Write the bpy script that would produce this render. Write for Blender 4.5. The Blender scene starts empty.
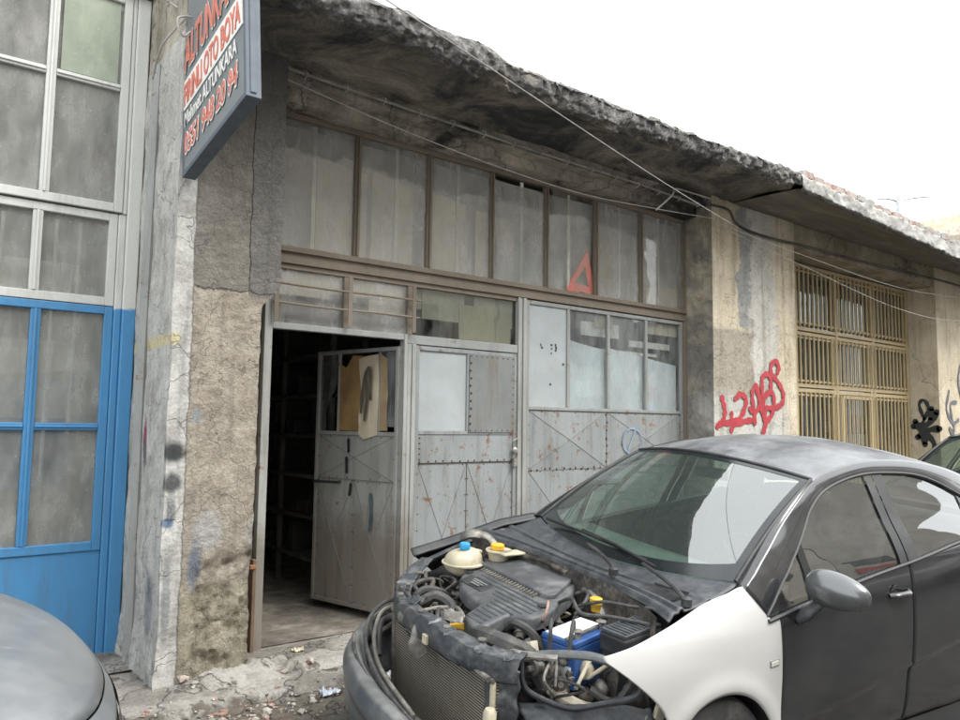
import bpy, bmesh, math, random
from mathutils import Vector, Matrix, noise as mn
random.seed(7)
S = bpy.context.scene
COL = S.collection
R = math.radians

# ------------------------------------------------------------------ camera
cam = bpy.data.cameras.new('camera'); camo = bpy.data.objects.new('camera', cam); COL.objects.link(camo)
yaw, pitch, roll = R(37.3), R(4.85), 0.0135
F = Vector((math.sin(yaw)*math.cos(pitch), math.cos(yaw)*math.cos(pitch), math.sin(pitch)))
R0 = Vector((math.cos(yaw), -math.sin(yaw), 0)); U0 = R0.cross(F)
RR = R0*math.cos(roll) + U0*math.sin(roll); UU = -R0*math.sin(roll) + U0*math.cos(roll)
mw = Matrix((RR, UU, -F)).transposed().to_4x4(); mw.translation = Vector((0, 0, 1.6))
camo.matrix_world = mw
cam.sensor_width = 36; cam.lens = 755/960*36; cam.clip_start = .05; cam.clip_end = 600
S.camera = camo

# ------------------------------------------------------------------ overcast daylight
SUN_EL, SUN_AZ = 52, 150            # azimuth measured from +y towards +x: behind the camera, to its right
w = bpy.data.worlds.new('World'); S.world = w; w.use_nodes = True
nt = w.node_tree; nt.nodes.clear()
sky = nt.nodes.new('ShaderNodeTexSky'); sky.sky_type = 'NISHITA'; sky.sun_disc = False
sky.sun_elevation = R(SUN_EL); sky.sun_rotation = R(SUN_AZ); sky.dust_density = 3.0
hs = nt.nodes.new('ShaderNodeHueSaturation'); hs.inputs['Saturation'].default_value = .25
mx = nt.nodes.new('ShaderNodeMix'); mx.data_type = 'RGBA'; mx.inputs[0].default_value = .72
mx.inputs[7].default_value = (9.3, 9.6, 9.7, 1)          # the even cloud layer over the clear sky
bg = nt.nodes.new('ShaderNodeBackground'); bg.inputs[1].default_value = .13
ow = nt.nodes.new('ShaderNodeOutputWorld')
nt.links.new(sky.outputs[0], hs.inputs['Color']); nt.links.new(hs.outputs[0], mx.inputs[6])
nt.links.new(mx.outputs[2], bg.inputs[0]); nt.links.new(bg.outputs[0], ow.inputs[0])
sl = bpy.data.lights.new('sun', 'SUN'); sl.energy = .9; sl.angle = R(25); sl.color = (1, .97, .92)
so = bpy.data.objects.new('sun', sl); COL.objects.link(so)
sd = Vector((math.sin(R(SUN_AZ))*math.cos(R(SUN_EL)), math.cos(R(SUN_AZ))*math.cos(R(SUN_EL)), math.sin(R(SUN_EL))))
so.rotation_euler = sd.to_track_quat('Z', 'Y').to_euler(); so.location = (0, -5, 12)
vs = S.view_settings; vs.view_transform = 'Standard'; vs.look = 'None'; vs.gamma = 1; vs.exposure = 1.68
vs.use_curve_mapping = False
S.render.engine = 'CYCLES'

# ------------------------------------------------------------------ helpers
def fbm(x, y, z, o=4):
    return mn.fractal(Vector((x, y, z)), 1.0, 2.0, o)      # about -1..1
def sstep(a, b, x):
    t = max(0, min(1, (x-a)/(b-a))); return t*t*(3-2*t)
def tag(o, label=None, cat=None, group=None, kind=None):
    for k, v in (('label', label), ('category', cat), ('group', group), ('kind', kind)):
        if v: o[k] = v
    return o
def empty(name, loc=(0, 0, 0), rot=(0, 0, 0), **k):
    o = bpy.data.objects.new(name, None); COL.objects.link(o); o.location = loc; o.rotation_euler = rot
    o.empty_display_size = .2
    return tag(o, **k)
def clean(pts):
    return [Vector(p) for p in pts]
def spline(pts, n=6):
    P = clean(pts)
    if len(P) < 3: return P
    out = []
    for i in range(len(P)-1):
        p0 = P[i-1] if i else P[0]*2-P[1]; p1, p2 = P[i], P[i+1]
        p3 = P[i+2] if i+2 < len(P) else P[-1]*2-P[-2]
        for k in range(n):
            t = k/n
            out.append(.5*((2*p1)+(p2-p0)*t+(2*p0-5*p1+4*p2-p3)*t*t+(3*p1-p0-3*p2+p3)*t**3))
    out.append(P[-1]); return out
class MB:
    def __init__(s): s.v = []; s.f = []; s.mi = []; s.cur = 0
    def add(s, vs_, fs):
        b = len(s.v); s.v += [tuple(q) for q in vs_]; s.f += [tuple(b+i for i in f) for f in fs]; s.mi += [s.cur]*len(fs); return s
    def use(s, i): s.cur = i; return s
    def box(s, x0, x1, y0, y1, z0, z1):
        v = [(x, y, z) for x in (x0, x1) for y in (y0, y1) for z in (z0, z1)]
        return s.add(v, [(0, 1, 3, 2), (4, 6, 7, 5), (0, 4, 5, 1), (2, 3, 7, 6), (0, 2, 6, 4), (1, 5, 7, 3)])
    def obox(s, c, X, Y, Z):         # centre and three half vectors
        c, X, Y, Z = map(Vector, (c, X, Y, Z))
        v = [c+X*a+Y*b+Z*d for a in (-1, 1) for b in (-1, 1) for d in (-1, 1)]
        return s.add(v, [(0, 1, 3, 2), (4, 6, 7, 5), (0, 4, 5, 1), (2, 3, 7, 6), (0, 2, 6, 4), (1, 5, 7, 3)])
    def bar(s, p, q, wd, th, up=(0, 0, 1)):
        p, q = Vector(p), Vector(q); d = (q-p); L = d.length; d.normalize(); u = Vector(up)
        a = d.cross(u).normalized(); b = a.cross(d)
        return s.obox((p+q)/2, d*L/2, a*th/2, b*wd/2)
    def tube(s, pts, r, n=8, cap=True, flat=1.0):
        P = clean(pts); m = len(P); rs = r if isinstance(r, (list, tuple)) else [r]*m
        T = [(P[min(i+1, m-1)]-P[max(i-1, 0)]).normalized() for i in range(m)]
        a = T[0].orthogonal().normalized(); vs_ = []; fs = []
        for i in range(m):
            a = (a-T[i]*a.dot(T[i])).normalized(); b = T[i].cross(a)
            for k in range(n):
                an = 2*math.pi*k/n; vs_.append(P[i]+a*math.cos(an)*rs[i]+b*math.sin(an)*rs[i]*flat)
        for i in range(m-1):
            for k in range(n):
                k2 = (k+1) % n; fs.append((i*n+k, i*n+k2, (i+1)*n+k2, (i+1)*n+k))
        if cap: fs.append(tuple(range(n))[::-1]); fs.append(tuple((m-1)*n+k for k in range(n)))
        return s.add(vs_, fs)
    def cyl(s, p, q, r, n=16, r2=None): return s.tube([p, q], [r, r if r2 is None else r2], n)
    def lathe(s, c, axis, prof, n=32, close=False):   # prof: (dist along axis, radius)
        A = Vector(axis).normalized(); a = A.orthogonal().normalized(); b = A.cross(a); c = Vector(c); vs_ = []; fs = []
        for h, r in prof:
            for k in range(n):
                an = 2*math.pi*k/n; vs_.append(c+A*h+(a*math.cos(an)+b*math.sin(an))*r)
        m = len(prof)
        for i in range(m if close else m-1):
            j = (i+1) % m
            for k in range(n):
                k2 = (k+1) % n; fs.append((i*n+k, i*n+k2, j*n+k2, j*n+k))
        if not close: fs.append(tuple(range(n))[::-1]); fs.append(tuple((m-1)*n+k for k in range(n)))
        return s.add(vs_, fs)
    def prism(s, pts, d):            # planar polygon (3D pts) swept by d
        P = clean(pts); d = Vector(d); n = len(P)
        return s.add(P+[p+d for p in P], [tuple(range(n))[::-1], tuple(range(n, 2*n))]+[(i, (i+1) % n, n+(i+1) % n, n+i) for i in range(n)])
    def grid(s, fn, nu, nv):
        vs_ = [fn(i/nu, j/nv) for i in range(nu+1) for j in range(nv+1)]
        return s.add(vs_, [(i*(nv+1)+j, (i+1)*(nv+1)+j, (i+1)*(nv+1)+j+1, i*(nv+1)+j+1) for i in range(nu) for j in range(nv)])
    def xf(s, M): s.v = [tuple(M @ Vector(p)) for p in s.v]; return s
    def build(s, name, mat, parent=None, smooth=False, bevel=0, solid=0, flip=False, weld=False, seg=2, **k):
        me = bpy.data.meshes.new(name); me.from_pydata(s.v, [], s.f)
        if any(s.mi): me.polygons.foreach_set('material_index', s.mi)
        bm = bmesh.new(); bm.from_mesh(me)
        if weld: bmesh.ops.remove_doubles(bm, verts=bm.verts, dist=1e-4)
        bmesh.ops.recalc_face_normals(bm, faces=bm.faces)
        if flip: bmesh.ops.reverse_faces(bm, faces=bm.faces)
        bm.to_mesh(me); bm.free()
        for q in (mat if isinstance(mat, list) else [mat]): me.materials.append(q)
        if smooth:
            me.shade_smooth()
            try: me.set_sharp_from_angle(angle=R(38 if smooth is True else smooth))
            except Exception: pass
        o = bpy.data.objects.new(name, me); COL.objects.link(o)
        if parent: o.parent = parent
        if solid:
            m = o.modifiers.new('s', 'SOLIDIFY'); m.thickness = solid; m.offset = -1
        if bevel:
            m = o.modifiers.new('b', 'BEVEL'); m.width = bevel; m.segments = seg; m.limit_method = 'ANGLE'; m.angle_limit = R(40); m.harden_normals = False
        return tag(o, **k)
def rough_box(x0, x1, y0, y1, z0, z1, res, disp):
    """closed box with subdivided faces; disp(x,y,z)->Vector offset"""
    m = MB()
    def face(o, a, b):
        o, a, b = Vector(o), Vector(a), Vector(b)
        nu = max(1, round(a.length/res)); nv = max(1, round(b.length/res))
        def f(i, j):
            p = o+a*i+b*j; return p+disp(p.x, p.y, p.z)
        m.grid(f, nu, nv)
    X, Y, Z = x1-x0, y1-y0, z1-z0
    face((x0, y0, z0), (X, 0, 0), (0, 0, Z)); face((x0, y1, z0), (X, 0, 0), (0, 0, Z))
    face((x0, y0, z0), (0, Y, 0), (0, 0, Z)); face((x1, y0, z0), (0, Y, 0), (0, 0, Z))
    face((x0, y0, z0), (X, 0, 0), (0, Y, 0)); face((x0, y0, z1), (X, 0, 0), (0, Y, 0))
    return m
BF = bpy.data.curves.new('tmp', 'FONT').font
def text_mesh(name, txt, size, mat, M, parent=None, ext=.0015, off=0.0, width=None, align='LEFT', shear=0):
    c = bpy.data.curves.new(name, 'FONT'); c.body = txt; c.size = size; c.extrude = ext; c.offset = off; c.align_x = align; c.shear = shear
    t = bpy.data.objects.new('t', c); COL.objects.link(t)
    bpy.context.view_layer.update()
    me = bpy.data.meshes.new_from_object(t.evaluated_get(bpy.context.evaluated_depsgraph_get()))
    bpy.data.objects.remove(t)
    if width:
        xs = [v.co.x for v in me.vertices]; k = width/max(1e-6, max(xs)-min(xs)); x0 = min(xs)
        for v in me.vertices: v.co.x = (v.co.x-x0)*k
    me.transform(M); me.materials.clear(); me.materials.append(mat); me.name = name
    o = bpy.data.objects.new(name, me); COL.objects.link(o)
    if parent: o.parent = parent
    return o

# ------------------------------------------------------------------ materials
class NT:
    def __init__(s, name):
        s.m = bpy.data.materials.new(name); s.m.use_nodes = True; s.t = s.m.node_tree; s.t.nodes.clear()
        s.out = s.n('ShaderNodeOutputMaterial'); s.p = s.n('ShaderNodeBsdfPrincipled')
        s.t.links.new(s.p.outputs[0], s.out.inputs[0])
        s.tc = s.n('ShaderNodeTexCoord').outputs['Object']
        sp = s.n('ShaderNodeSeparateXYZ'); s.l(s.tc, sp.inputs[0]); s.x, s.y, s.z = sp.outputs
    def n(s, t): return s.t.nodes.new(t)
    def l(s, a, b):
        if isinstance(a, (int, float)): b.default_value = a
        elif isinstance(a, tuple): b.default_value = a if len(a) == 4 else a+(1,)
        else: s.t.links.new(a, b)
    def vec(s, sx, sy, sz):
        m = s.n('ShaderNodeMapping'); s.l(s.tc, m.inputs[0]); m.inputs['Scale'].default_value = (sx, sy, sz); return m.outputs[0]
    def noise(s, sc, det=5, ro=.6, vec=None, dist=0):
        n = s.n('ShaderNodeTexNoise'); s.l(vec or s.tc, n.inputs['Vector']); n.inputs['Scale'].default_value = sc
        n.inputs['Detail'].default_value = det; n.inputs['Roughness'].default_value = ro; n.inputs['Distortion'].default_value = dist
        return n.outputs[0]
    def vor(s, sc, feat='F1', vec=None, out=0):
        n = s.n('ShaderNodeTexVoronoi'); n.feature = feat; s.l(vec or s.tc, n.inputs['Vector']); n.inputs['Scale'].default_value = sc
        return n.outputs[out]
    def math(s, op, a, b=0., c=None):
        n = s.n('ShaderNodeMath'); n.operation = op; s.l(a, n.inputs[0]); s.l(b, n.inputs[1])
        if c is not None: s.l(c, n.inputs[2])
        return n.outputs[0]
    def rng(s, a, lo, hi, o0=0., o1=1.):
        n = s.n('ShaderNodeMapRange'); n.interpolation_type = 'SMOOTHSTEP'; s.l(a, n.inputs[0])
        for i, v in zip((1, 2, 3, 4), (lo, hi, o0, o1)): n.inputs[i].default_value = v
        return n.outputs[0]
    def mix(s, fac, a, b, mode='MIX'):
        n = s.n('ShaderNodeMix'); n.data_type = 'RGBA'; n.blend_type = mode; s.l(fac, n.inputs[0]); s.l(a, n.inputs[6]); s.l(b, n.inputs[7]); return n.outputs[2]
    def ramp(s, fac, stops):
        n = s.n('ShaderNodeValToRGB'); s.l(fac, n.inputs[0]); e = n.color_ramp.elements
        while len(e) < len(stops): e.new(.5)
        for q, (p, c) in zip(e, stops): q.position = p; q.color = (c if isinstance(c, tuple) else (c, c, c))[:3]+(1,)
        return n.outputs[0]
    def bump(s, h, st=.3, dist=.01):
        n = s.n('ShaderNodeBump'); s.l(h, n.inputs['Height']); n.inputs['Strength'].default_value = st; n.inputs['Distance'].default_value = dist
        s.l(n.outputs[0], s.p.inputs['Normal'])
    def blob(s, a, b, ca, cb, ra, rb, soft=.5, wob=.25):   # soft spray blob in the plane of sockets a,b
        da = s.math('DIVIDE', s.math('SUBTRACT', a, ca), ra); db = s.math('DIVIDE', s.math('SUBTRACT', b, cb), rb)
        d = s.math('SQRT', s.math('ADD', s.math('MULTIPLY', da, da), s.math('MULTIPLY', db, db)))
        d = s.math('ADD', d, s.math('MULTIPLY', s.math('SUBTRACT', s.noise(14, 3), .5), wob*2))
        return s.rng(d, 1-soft, 1+soft*.4, 1, 0)
    def done(s, col, rough=.8, metal=0., **k):
        s.l(col, s.p.inputs['Base Color']); s.l(rough, s.p.inputs['Roughness']); s.l(metal, s.p.inputs['Metallic'])
        for kk, v in k.items(): s.l(v, s.p.inputs[kk.replace('_', ' ')])
        return s.m
def plain(name, c, rough=.6, metal=0., var=.25, sc=8, bump=.0, dirt=None, dirt_amt=.5, dsc=5, **k):
    n = NT(name); v = n.noise(sc, 6)
    col = n.mix(n.rng(v, .3, .7), tuple(x*(1-var) for x in c), tuple(min(1, x*(1+var)) for x in c))
    if dirt:
        d = n.math('MULTIPLY', n.rng(n.noise(dsc, 8, .7), .45, .7), dirt_amt); col = n.mix(d, col, dirt)
        rough = n.mix(d, (rough,)*3, (.9,)*3)
    if bump: n.bump(n.noise(sc*6, 6), bump, .01)
    return n.done(col, rough, metal, **k)

def concrete(name, c1, c2, c3, sc=2.0, streak=.3, soot=0., sootc=(.02, .02, .02), bump=.6, crack=True):
    n = NT(name)
    col = n.ramp(n.noise(sc, 8, .65), [(.3, c1), (.5, c2), (.7, c3)])
    fine = n.noise(45, 6, .7)
    col = n.mix(.55, col, n.ramp(fine, [(.25, .35), (.75, 1.0)]), 'MULTIPLY')
    col = n.mix(.25, col, n.ramp(n.noise(160, 3), [(.3, .3), (.7, 1.)]), 'OVERLAY')
    st = n.noise(2.2, 6, .6, n.vec(4, 4, .35))
    col = n.mix(n.math('MULTIPLY', n.rng(st, .5, .75), streak), col, (.07, .065, .06))
    if soot: col = n.mix(n.rng(n.noise(1.1, 8, .7, None, .6), .62-soot*.35, .75-soot*.3), col, sootc)
    h = n.math('ADD', n.noise(30, 8, .7), n.math('MULTIPLY', n.noise(6, 4), 1.2))
    if crack:
        cr = n.rng(n.vor(1.3, 'DISTANCE_TO_EDGE', n.mixv(n.tc, 3.0)), .0, .012)
        col = n.mix(.75, col, n.mix(cr, (.25, .25, .25), (1, 1, 1)), 'MULTIPLY'); h = n.math('ADD', h, n.math('MULTIPLY', cr, .8))
    n.bump(h, bump, .02)
    return n.done(col, .93)
def mixv(s, v, sc):   # distort coordinates by noise
    nn = s.n('ShaderNodeTexNoise'); s.l(v, nn.inputs['Vector']); nn.inputs['Scale'].default_value = sc; nn.inputs['Detail'].default_value = 5
    a = s.n('ShaderNodeVectorMath'); a.operation = 'SCALE'; s.l(nn.outputs[1], a.inputs[0]); a.inputs['Scale'].default_value = .5
    b = s.n('ShaderNodeVectorMath'); b.operation = 'ADD'; s.l(v, b.inputs[0]); s.l(a.outputs[0], b.inputs[1]); return b.outputs[0]
NT.mixv = mixv

def m_left_pillar():
    n = NT('old_plaster_pillar')
    wob = n.math('MULTIPLY', n.math('SUBTRACT', n.noise(4, 6, .7), .5), .16)
    light = n.ramp(n.noise(7, 8, .7), [(.3, (.36, .35, .325)), (.5, (.54, .53, .495)), (.7, (.66, .65, .61))])
    dark = n.ramp(n.noise(5, 8, .7), [(.3, (.20, .18, .15)), (.55, (.31, .285, .245)), (.75, (.44, .405, .35))])
    pink = n.ramp(n.noise(8, 8, .72), [(.3, (.33, .285, .22)), (.5, (.50, .435, .35)), (.72, (.68, .61, .50))])
    green = n.ramp(n.noise(9, 8, .72), [(.3, (.23, .20, .14)), (.5, (.43, .39, .29)), (.72, (.60, .55, .43))])
    zz = n.math('ADD', n.z, wob); xx = n.math('ADD', n.x, n.math('MULTIPLY', wob, .35))
    body = n.mix(n.rng(zz, 2.36, 2.385), pink, dark)
    body = n.mix(n.rng(zz, .62, .72), green, body)
    smooth = n.ramp(n.noise(4, 6, .7), [(.3, (.19, .18, .165)), (.7, (.30, .285, .265))])
    body = n.mix(n.math('MULTIPLY', n.rng(xx, 1.60, 1.612), n.rng(zz, 2.3, 2.36)), body, smooth)
    col = n.mix(n.rng(xx, 1.275, 1.29), light, body)
    col = n.mix(n.math('MULTIPLY', n.rng(n.noise(3.1, 8, .7), .5, .66), n.math('MULTIPLY', n.rng(xx, 1.4, 1.3), .55)), col, (.27, .25, .225))
    # edge lines where the plaster coats end
    e = n.math('ABSOLUTE', n.math('SUBTRACT', xx, 1.282)); col = n.mix(n.math('MULTIPLY', n.rng(e, .008, .0), .6), col, (.1, .09, .08))
    e = n.math('MULTIPLY', n.rng(n.math('ABSOLUTE', n.math('SUBTRACT', xx, 1.606)), .007, 0), n.rng(zz, 2.3, 2.4)); col = n.mix(e, col, (.05, .045, .04))
    e = n.math('MULTIPLY', n.rng(n.math('ABSOLUTE', n.math('SUBTRACT', zz, 2.37)), .012, 0), n.rng(xx, 1.27, 1.3)); col = n.mix(e, col, (.08, .07, .06))
    e = n.rng(n.math('ABSOLUTE', n.math('SUBTRACT', n.y, 4.5)), .004, .0); col = n.mix(n.math('MULTIPLY', e, .5), col, (.12, .11, .1))
    # sprayed marks, paint splashes
    for cx, cz, rx, rz, c, a in ((1.215, 1.42, .075, .065, (.03, .035, .035), .95), (1.215, 1.25, .06, .06, (.04, .045, .045), .9), (1.215, 1.10, .03, .11, (.08, .09, .12), .6),
                              (1.20, 1.03, .035, .03, (.06, .13, .25), .8), (1.42, .98, .10, .13, (.55, .57, .6), .5), (1.36, .78, .045, .16, (.10, .18, .32), .6),
                              (1.33, 1.62, .04, .05, (.45, .52, .58), .5), (1.21, .62, .03, .25, (.13, .15, .17), .6), (1.7, .95, .07, .1, (.5, .52, .55), .35)):
        col = n.mix(n.math('MULTIPLY', n.math('MULTIPLY', n.blob(n.x, n.z, cx, cz, rx, rz), n.rng(n.y, 4.45, 4.43)), a*.999), col, c)
    onside = n.rng(n.x, 1.19, 1.175)
    for cy, cz, ry, rz, c in ((4.86, 1.45, .05, .18, (.06, .04, .07)), (4.86, 1.52, .03, .08, (.32, .03, .10)), (4.98, 1.18, .06, .2, (.08, .07, .08)), (4.62, .55, .09, .2, (.12, .14, .18))):
        col = n.mix(n.math('MULTIPLY', n.math('MULTIPLY', n.blob(n.y, n.z, cy, cz, ry, rz), onside), .8), col, c)
    col = n.mix(n.blob(n.x, n.z, 1.19, 2.06, .035, .04, .2), col, (.62, .55, .36))
    col = n.mix(.6, col, n.ramp(n.noise(50, 6, .75), [(.25, .35), (.7, 1.0)]), 'MULTIPLY')
    col = n.mix(n.math('MULTIPLY', n.rng(n.noise(2.2, 6, .6, n.vec(6, 6, .4)), .52, .72), .35), col, (.08, .075, .07))
    cr = n.rng(n.vor(2.6, 'DISTANCE_TO_EDGE', n.mixv(n.tc, 4.0)), .0, .010); col = n.mix(.45, col, n.mix(cr, (.2,)*3, (1, 1, 1)), 'MULTIPLY')
    bodyzone = n.rng(xx, 1.27, 1.3)
    h = n.math('MULTIPLY', n.noise(28, 8, .75), n.math('ADD', .55, n.math('MULTIPLY', bodyzone, 1.3)))
    n.bump(n.math('ADD', h, n.math('MULTIPLY', cr, .3)), 1.0, .022)
    return n.done(col, .95)
def m_right_pillar(name='ochre_plaster', dk=True):
    n = NT(name)
    wob = n.math('MULTIPLY', n.math('SUBTRACT', n.noise(3, 6, .7), .5), .5)
    och = n.ramp(n.noise(3, 8, .65), [(.3, (.48, .405, .29)), (.5, (.62, .54, .40)), (.7, (.70, .63, .50))])
    if dk:
        xx = n.math('ADD', n.x, wob); zz = n.math('ADD', n.z, wob)
        whi = n.ramp(n.noise(6, 6, .7), [(.3, (.44, .42, .37)), (.6, (.60, .575, .52))])
        gry = n.ramp(n.noise(9, 8, .7), [(.3, (.25, .25, .235)), (.6, (.36, .36, .34))])
        chip = n.ramp(n.noise(20, 8, .8), [(.3, (.26, .225, .17)), (.6, (.42, .38, .31))])
        a = n.math('MULTIPLY', n.rng(xx, 6.8, 6.86), n.rng(xx, 7.42, 7.3)); col = n.mix(a, och, whi)
        g = n.math('MULTIPLY', n.math('MULTIPLY', n.rng(xx, 6.68, 6.72), n.rng(xx, 6.95, 6.88)), n.rng(zz, 2.55, 2.65)); col = n.mix(g, col, gry)
        c = n.math('MULTIPLY', n.math('MULTIPLY', n.rng(n.z, 2.62, 2.55), n.rng(zz, 1.72, 1.85)), n.rng(xx, 6.98, 6.9)); col = n.mix(c, col, chip)
        lo = n.math('MULTIPLY', n.rng(zz, 2.0, 1.85), n.rng(xx, 7.7, 7.4)); col = n.mix(n.math('MULTIPLY', lo, .8), col, (.55, .54, .50))
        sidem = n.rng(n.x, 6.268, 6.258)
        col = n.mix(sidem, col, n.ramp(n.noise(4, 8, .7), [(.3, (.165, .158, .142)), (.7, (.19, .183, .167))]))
        crk = n.rng(n.vor(4.5, 'DISTANCE_TO_EDGE', n.mixv(n.tc, 5.0)), 0, .02); 
        h = n.math('ADD', n.noise(30, 8, .7), n.math('MULTIPLY', c, .6))
    else:
        col = och; crk = n.rng(n.vor(1.2, 'DISTANCE_TO_EDGE', n.mixv(n.tc, 2.0)), 0, .008); h = n.noise(30, 8, .7)
    col = n.mix(.5, col, n.mix(crk, (.3,)*3, (1, 1, 1)), 'MULTIPLY')
    col = n.mix(n.math('MULTIPLY', n.rng(n.noise(2, 6, .6, n.vec(5, 5, .4)), .5, .72), .4), col, (.14, .12, .09))
    col = n.mix(.4, col, n.ramp(n.noise(60, 6, .7), [(.25, .45), (.7, 1.0)]), 'MULTIPLY')
    n.bump(n.math('ADD', h, n.math('MULTIPLY', crk, .5)), .7, .015)
    return n.done(col, .93)
def m_soot():
    n = NT('sooty_slab_concrete')
    q = n.noise(1.5, 10, .72, None, .8)
    col = n.ramp(q, [(.31, (.03, .034, .042)), (.42, (.08, .081, .086)), (.48, (.19, .17, .145)), (.55, (.33, .29, .24)), (.64, (.50, .45, .37))])
    clean_ = n.ramp(n.noise(3, 8, .7), [(.3, (.13, .115, .09)), (.7, (.30, .27, .22))])
    far = n.rng(n.math('ADD', n.x, n.math('MULTIPLY', n.math('SUBTRACT', n.noise(1.3, 5), .5), 2.2)), 5.2, 7.4)
    col = n.mix(far, col, clean_)
    # the broken edge is bare aggregate
    e = n.rng(n.math('ADD', n.y, n.math('MULTIPLY', n.math('SUBTRACT', n.noise(5, 6, .7), .5), .25)), 3.83, 3.74)
    agg = n.ramp(n.noise(24, 8, .8), [(.35, (.06, .06, .062)), (.5, (.19, .185, .18)), (.64, (.46, .45, .43))])
    col = n.mix(n.math('MULTIPLY', e, .85), col, agg)
    col = n.mix(.6, col, n.ramp(n.noise(50, 6, .75), [(.25, .3), (.7, 1.0)]), 'MULTIPLY')
    n.bump(n.math('ADD', n.noise(20, 9, .75), n.math('MULTIPLY', n.noise(4, 5), 2)), .9, .03)
    return n.done(col, .95)
def m_metal(name, c, rust=.4, var=.12, rough=.55, streak=.5, rc=(.13, .055, .025), zt=None, zb=None, c2=None, dirt=(.10, .09, .075)):
    n = NT(name)
    col = n.mix(n.noise(2.5, 5), tuple(x*(1-var) for x in c), tuple(x*(1+var) for x in c))
    if c2:
        zz = n.math('ADD', n.z, n.math('MULTIPLY', n.math('SUBTRACT', n.noise(20, 3), .5), .05)); col = n.mix(n.rng(zz, zt, zt+.02), c2, col)
    d = n.math('MULTIPLY', n.rng(n.noise(2.0, 8, .7, n.vec(5, 5, .5)), .45, .75), streak); col = n.mix(d, col, dirt)
    r = n.rng(n.noise(9, 10, .78), .72-.25*rust, .78-.22*rust); col = n.mix(n.math('MULTIPLY', r, .9), col, n.ramp(n.noise(30, 5), [(.3, rc), (.7, tuple(x*2.1 for x in rc))]))
    g = n.rng(n.noise(55, 4), .62, .72); col = n.mix(n.math('MULTIPLY', g, .3), col, dirt)
    if zb is not None:
        b = n.rng(n.math('ADD', n.z, n.math('MULTIPLY', n.math('SUBTRACT', n.noise(7, 8, .7), .5), .6)), zb, zb-.35); col = n.mix(n.math('MULTIPLY', b, .55), col, (.11, .07, .04))
    n.bump(n.math('ADD', n.noise(35, 6), n.math('MULTIPLY', r, -.6)), .35, .006)
    return n.done(col, n.mix(r, (rough,)*3, (.9,)*3), 0.)
def m_glass(name, dirt, dc=(.42, .40, .36), tint=(.75, .78, .76), ior=1.55, sc=3., grime=.3, rough=.0):
    n = NT(name); t = n.t
    tr = n.n('ShaderNodeBsdfTransparent'); n.l(tint, tr.inputs[0])
    gl = n.n('ShaderNodeBsdfGlossy'); gl.inputs['Roughness'].default_value = rough; gl.inputs[0].default_value = (1, 1, 1, 1)
    ge = n.n('ShaderNodeNewGeometry'); nrm = ge.outputs['Normal']
    if grime:
        bp = n.n('ShaderNodeBump'); n.l(n.noise(1.6, 2), bp.inputs['Height']); bp.inputs['Strength'].default_value = .12; bp.inputs['Distance'].default_value = .02
        n.l(bp.outputs[0], gl.inputs['Normal']); nrm = bp.outputs[0]
    dt = n.n('ShaderNodeVectorMath'); dt.operation = 'DOT_PRODUCT'; n.l(ge.outputs['Incoming'], dt.inputs[0]); n.l(nrm, dt.inputs[1])
    f0 = ((ior-1)/(ior+1))**2
    fr = n.math('ADD', f0, n.math('MULTIPLY', 1-f0, n.math('POWER', n.math('SUBTRACT', 1., n.math('MINIMUM', 1., n.math('ABSOLUTE', dt.outputs['Value']))), 5.)))
    a = n.n('ShaderNodeMixShader'); n.l(fr, a.inputs[0]); n.l(tr.outputs[0], a.inputs[1]); n.l(gl.outputs[0], a.inputs[2])
    df = n.n('ShaderNodeBsdfDiffuse')
    n.l(n.mix(n.noise(sc*1.5, 7, .7), tuple(x*.75 for x in dc), tuple(x*1.2 for x in dc)), df.inputs[0])
    st = n.rng(n.noise(sc, 7, .65, n.vec(2.2, 2.2, .8)), .3, .75, dirt-grime*.45, dirt+grime*.55)
    sp = n.math('MULTIPLY', n.rng(n.noise(42, 3), .66, .74), .35*(1 if grime else 0))
    b = n.n('ShaderNodeMixShader'); n.l(n.math('MINIMUM', n.math('MAXIMUM', n.math('ADD', st, sp), 0.), 1.), b.inputs[0])
    n.l(a.outputs[0], b.inputs[1]); n.l(df.outputs[0], b.inputs[2]); n.l(b.outputs[0], n.out.inputs[0])
    return n.m
def m_paint(name, c, rough=.25, metal=.4, dust=(.22, .21, .19), amt=.3, top=.0, coat=.6):
    n = NT(name)
    d = n.math('MULTIPLY', n.rng(n.noise(2.6, 8, .7, n.mixv(n.tc, 1.2)), .35, .75), amt)
    ge = n.n('ShaderNodeNewGeometry'); sp = n.n('ShaderNodeSeparateXYZ'); n.l(ge.outputs['Normal'], sp.inputs[0])
    if top: d = n.math('ADD', d, n.math('MULTIPLY', n.rng(sp.outputs[2], .55, 1.), n.math('MULTIPLY', n.rng(n.noise(3.5, 8, .7), .25, .75), top)))
    d = n.math('ADD', d, n.math('MULTIPLY', n.rng(n.noise(120, 3), .62, .72), .15*amt))
    col = n.mix(d, c, dust)
    return n.done(col, n.mix(d, (rough,)*3, (.75,)*3), metal, Coat_Weight=n.math('MULTIPLY', n.math('SUBTRACT', 1., d), coat), Coat_Roughness=.06)

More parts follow.
